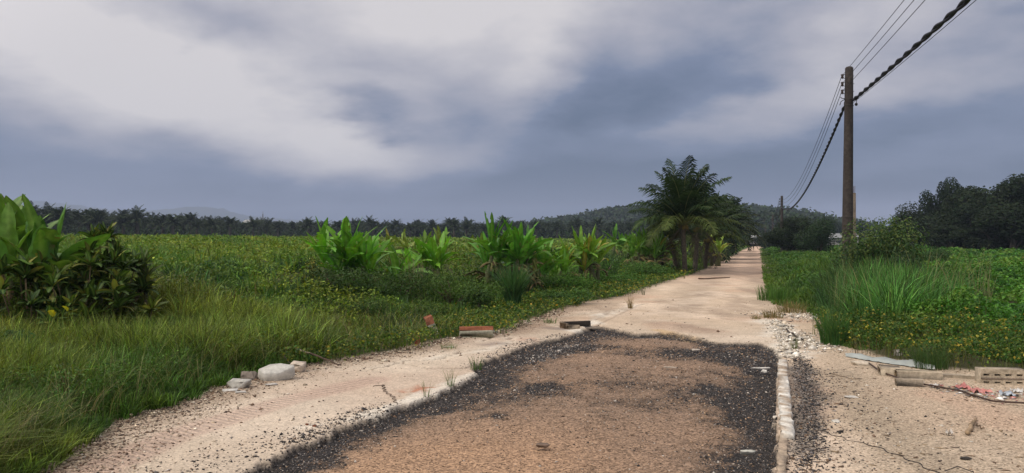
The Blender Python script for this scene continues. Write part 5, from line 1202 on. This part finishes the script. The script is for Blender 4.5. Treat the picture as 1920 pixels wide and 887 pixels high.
# white rubble right of the slab corner
xa, ya = along([(1452, 600), (1470, 622), (1478, 650), (1480, 672)], 1000, .13); xb, yb = along([(1490, 625), (1530, 645), (1545, 658)], 900, .20); xc, yc = along([(1440, 590), (1500, 590), (1530, 600)], 700, .35)
x = np.concatenate([xa, xb, xc]); y = np.concatenate([ya, yb, yc]); c = chipcol(len(x), [(.60, .57, .50), (.48, .42, .33), (.2, .17, .14), black], [.48, .32, .14, .06]); sz = .034 * np.exp(rng.normal(0, .5, len(x)))
tag(stuff('white_rubble', [chips(x, y, sz, c, .6)], M_stone), 'white broken concrete rubble right of the road slab corner', 'rubble')
xa, ya = along([(1000, 668), (1060, 650), (1090, 636)], 500, .16); c = chipcol(len(xa), [(.50, .47, .42), grey], [.6, .4]); tag(stuff('lime_crumbs', [chips(xa, ya, .016 * np.exp(rng.normal(0, .5, len(xa))), c)], M_stone), 'pale crumbs on the dark upper left gravel', 'rubble')
# litter on the right
xa, ya = along([(1770, 726), (1830, 738), (1890, 745), (1925, 742)], 260, .16); c = chipcol(len(xa), [(.62, .60, .56), (.50, .20, .17), (.25, .30, .38), (.08, .07, .06), (.42, .30, .12)], [.35, .22, .1, .25, .08]); 
tag(stuff('litter', [chips(xa, ya, .035 * np.exp(rng.normal(0, .5, len(xa))), c, .25)], M_plastic), 'small scraps of litter below the hollow block', 'litter')
def scrap(px, py, w, col, label, seed):
    r = np.random.default_rng(seed); gx_, D_ = G(px, py); n = 8; u, v = np.meshgrid(np.linspace(-.5, .5, n), np.linspace(-.5, .5, n), indexing='ij')
    V = np.stack([u * w + r.normal(0, w * .05, u.shape), v * w * .8 + r.normal(0, w * .05, u.shape), np.abs(r.normal(.02, .018, u.shape))], -1).reshape(-1, 3); i = (np.arange(n - 1)[:, None] * n + np.arange(n - 1)[None]).ravel()
    tag(mk('litter_scrap', V, [np.stack([i, i + n, i + n + 1, i + 1], 1)], M_plastic, None, np.tile(col, (len(V), 1)), smooth=True, loc=(gx_, D_, hgt(gx_, D_))), label, 'litter', 'coloured scraps on the right hand dirt')
scrap(1805, 728, .17, (.50, .19, .17), 'crumpled pink plastic scrap, the left of two', 1); scrap(1834, 735, .20, (.52, .22, .19), 'crumpled pink plastic scrap, the right of two', 2)
scrap(1888, 742, .13, (.40, .45, .50), 'bluish white plastic scrap right of the pink scraps', 3); scrap(1752, 726, .11, (.62, .60, .56), 'white scrap in front of the longest kerb block', 4); scrap(1905, 736, .10, (.6, .6, .58), 'white scrap by the right edge below the hollow block', 5)
scrap(1778, 816, .06, (.62, .58, .52), 'tiny white paper scrap left of the light wooden stick', 6)
# dry leaves / dead straw lying on the ground
x, y = scatter(1200, 5.6, 18, .2, .7); k_ = (x > .36 * y) & (x < xr(y)); x, y = x[k_], y[k_]; c = chipcol(len(x), [(.20, .13, .08), (.30, .22, .13), (.07, .05, .04)], [.4, .35, .25])
tag(stuff('twig_litter', [chips(x, y, .024 * np.exp(rng.normal(0, .4, len(x))), c, .15, el_=2.0)], M_stone), 'tiny twigs and bark bits strewn over the right hand dirt', 'twigs')
#@@HAZE
# ------------------------------------------------------------------ haze
hm = bpy.data.materials.new('air'); hm.use_nodes = True; hm.node_tree.nodes.clear(); o_ = hm.node_tree.nodes.new('ShaderNodeOutputMaterial'); v_ = hm.node_tree.nodes.new('ShaderNodeVolumePrincipled')
v_.inputs['Color'].default_value = (.62, .74, 1.0, 1); v_.inputs['Density'].default_value = .00027; v_.inputs['Anisotropy'].default_value = 0.1
hm.node_tree.links.new(v_.outputs[0], o_.inputs['Volume'])
bx0, bx1, by0, by1, bz0, bz1 = -4500, 4500, -900, 4400, -8, 175
V = [[x_, y_, z_] for x_ in (bx0, bx1) for y_ in (by0, by1) for z_ in (bz0, bz1)]
me = bpy.data.meshes.new('haze'); me.from_pydata(V, [], [(0, 1, 3, 2), (4, 6, 7, 5), (0, 4, 5, 1), (2, 3, 7, 6), (0, 2, 6, 4), (1, 5, 7, 3)]); me.materials.append(hm)
hz = bpy.data.objects.new('haze', me); COL.objects.link(hz); tag(hz, kind='stuff')
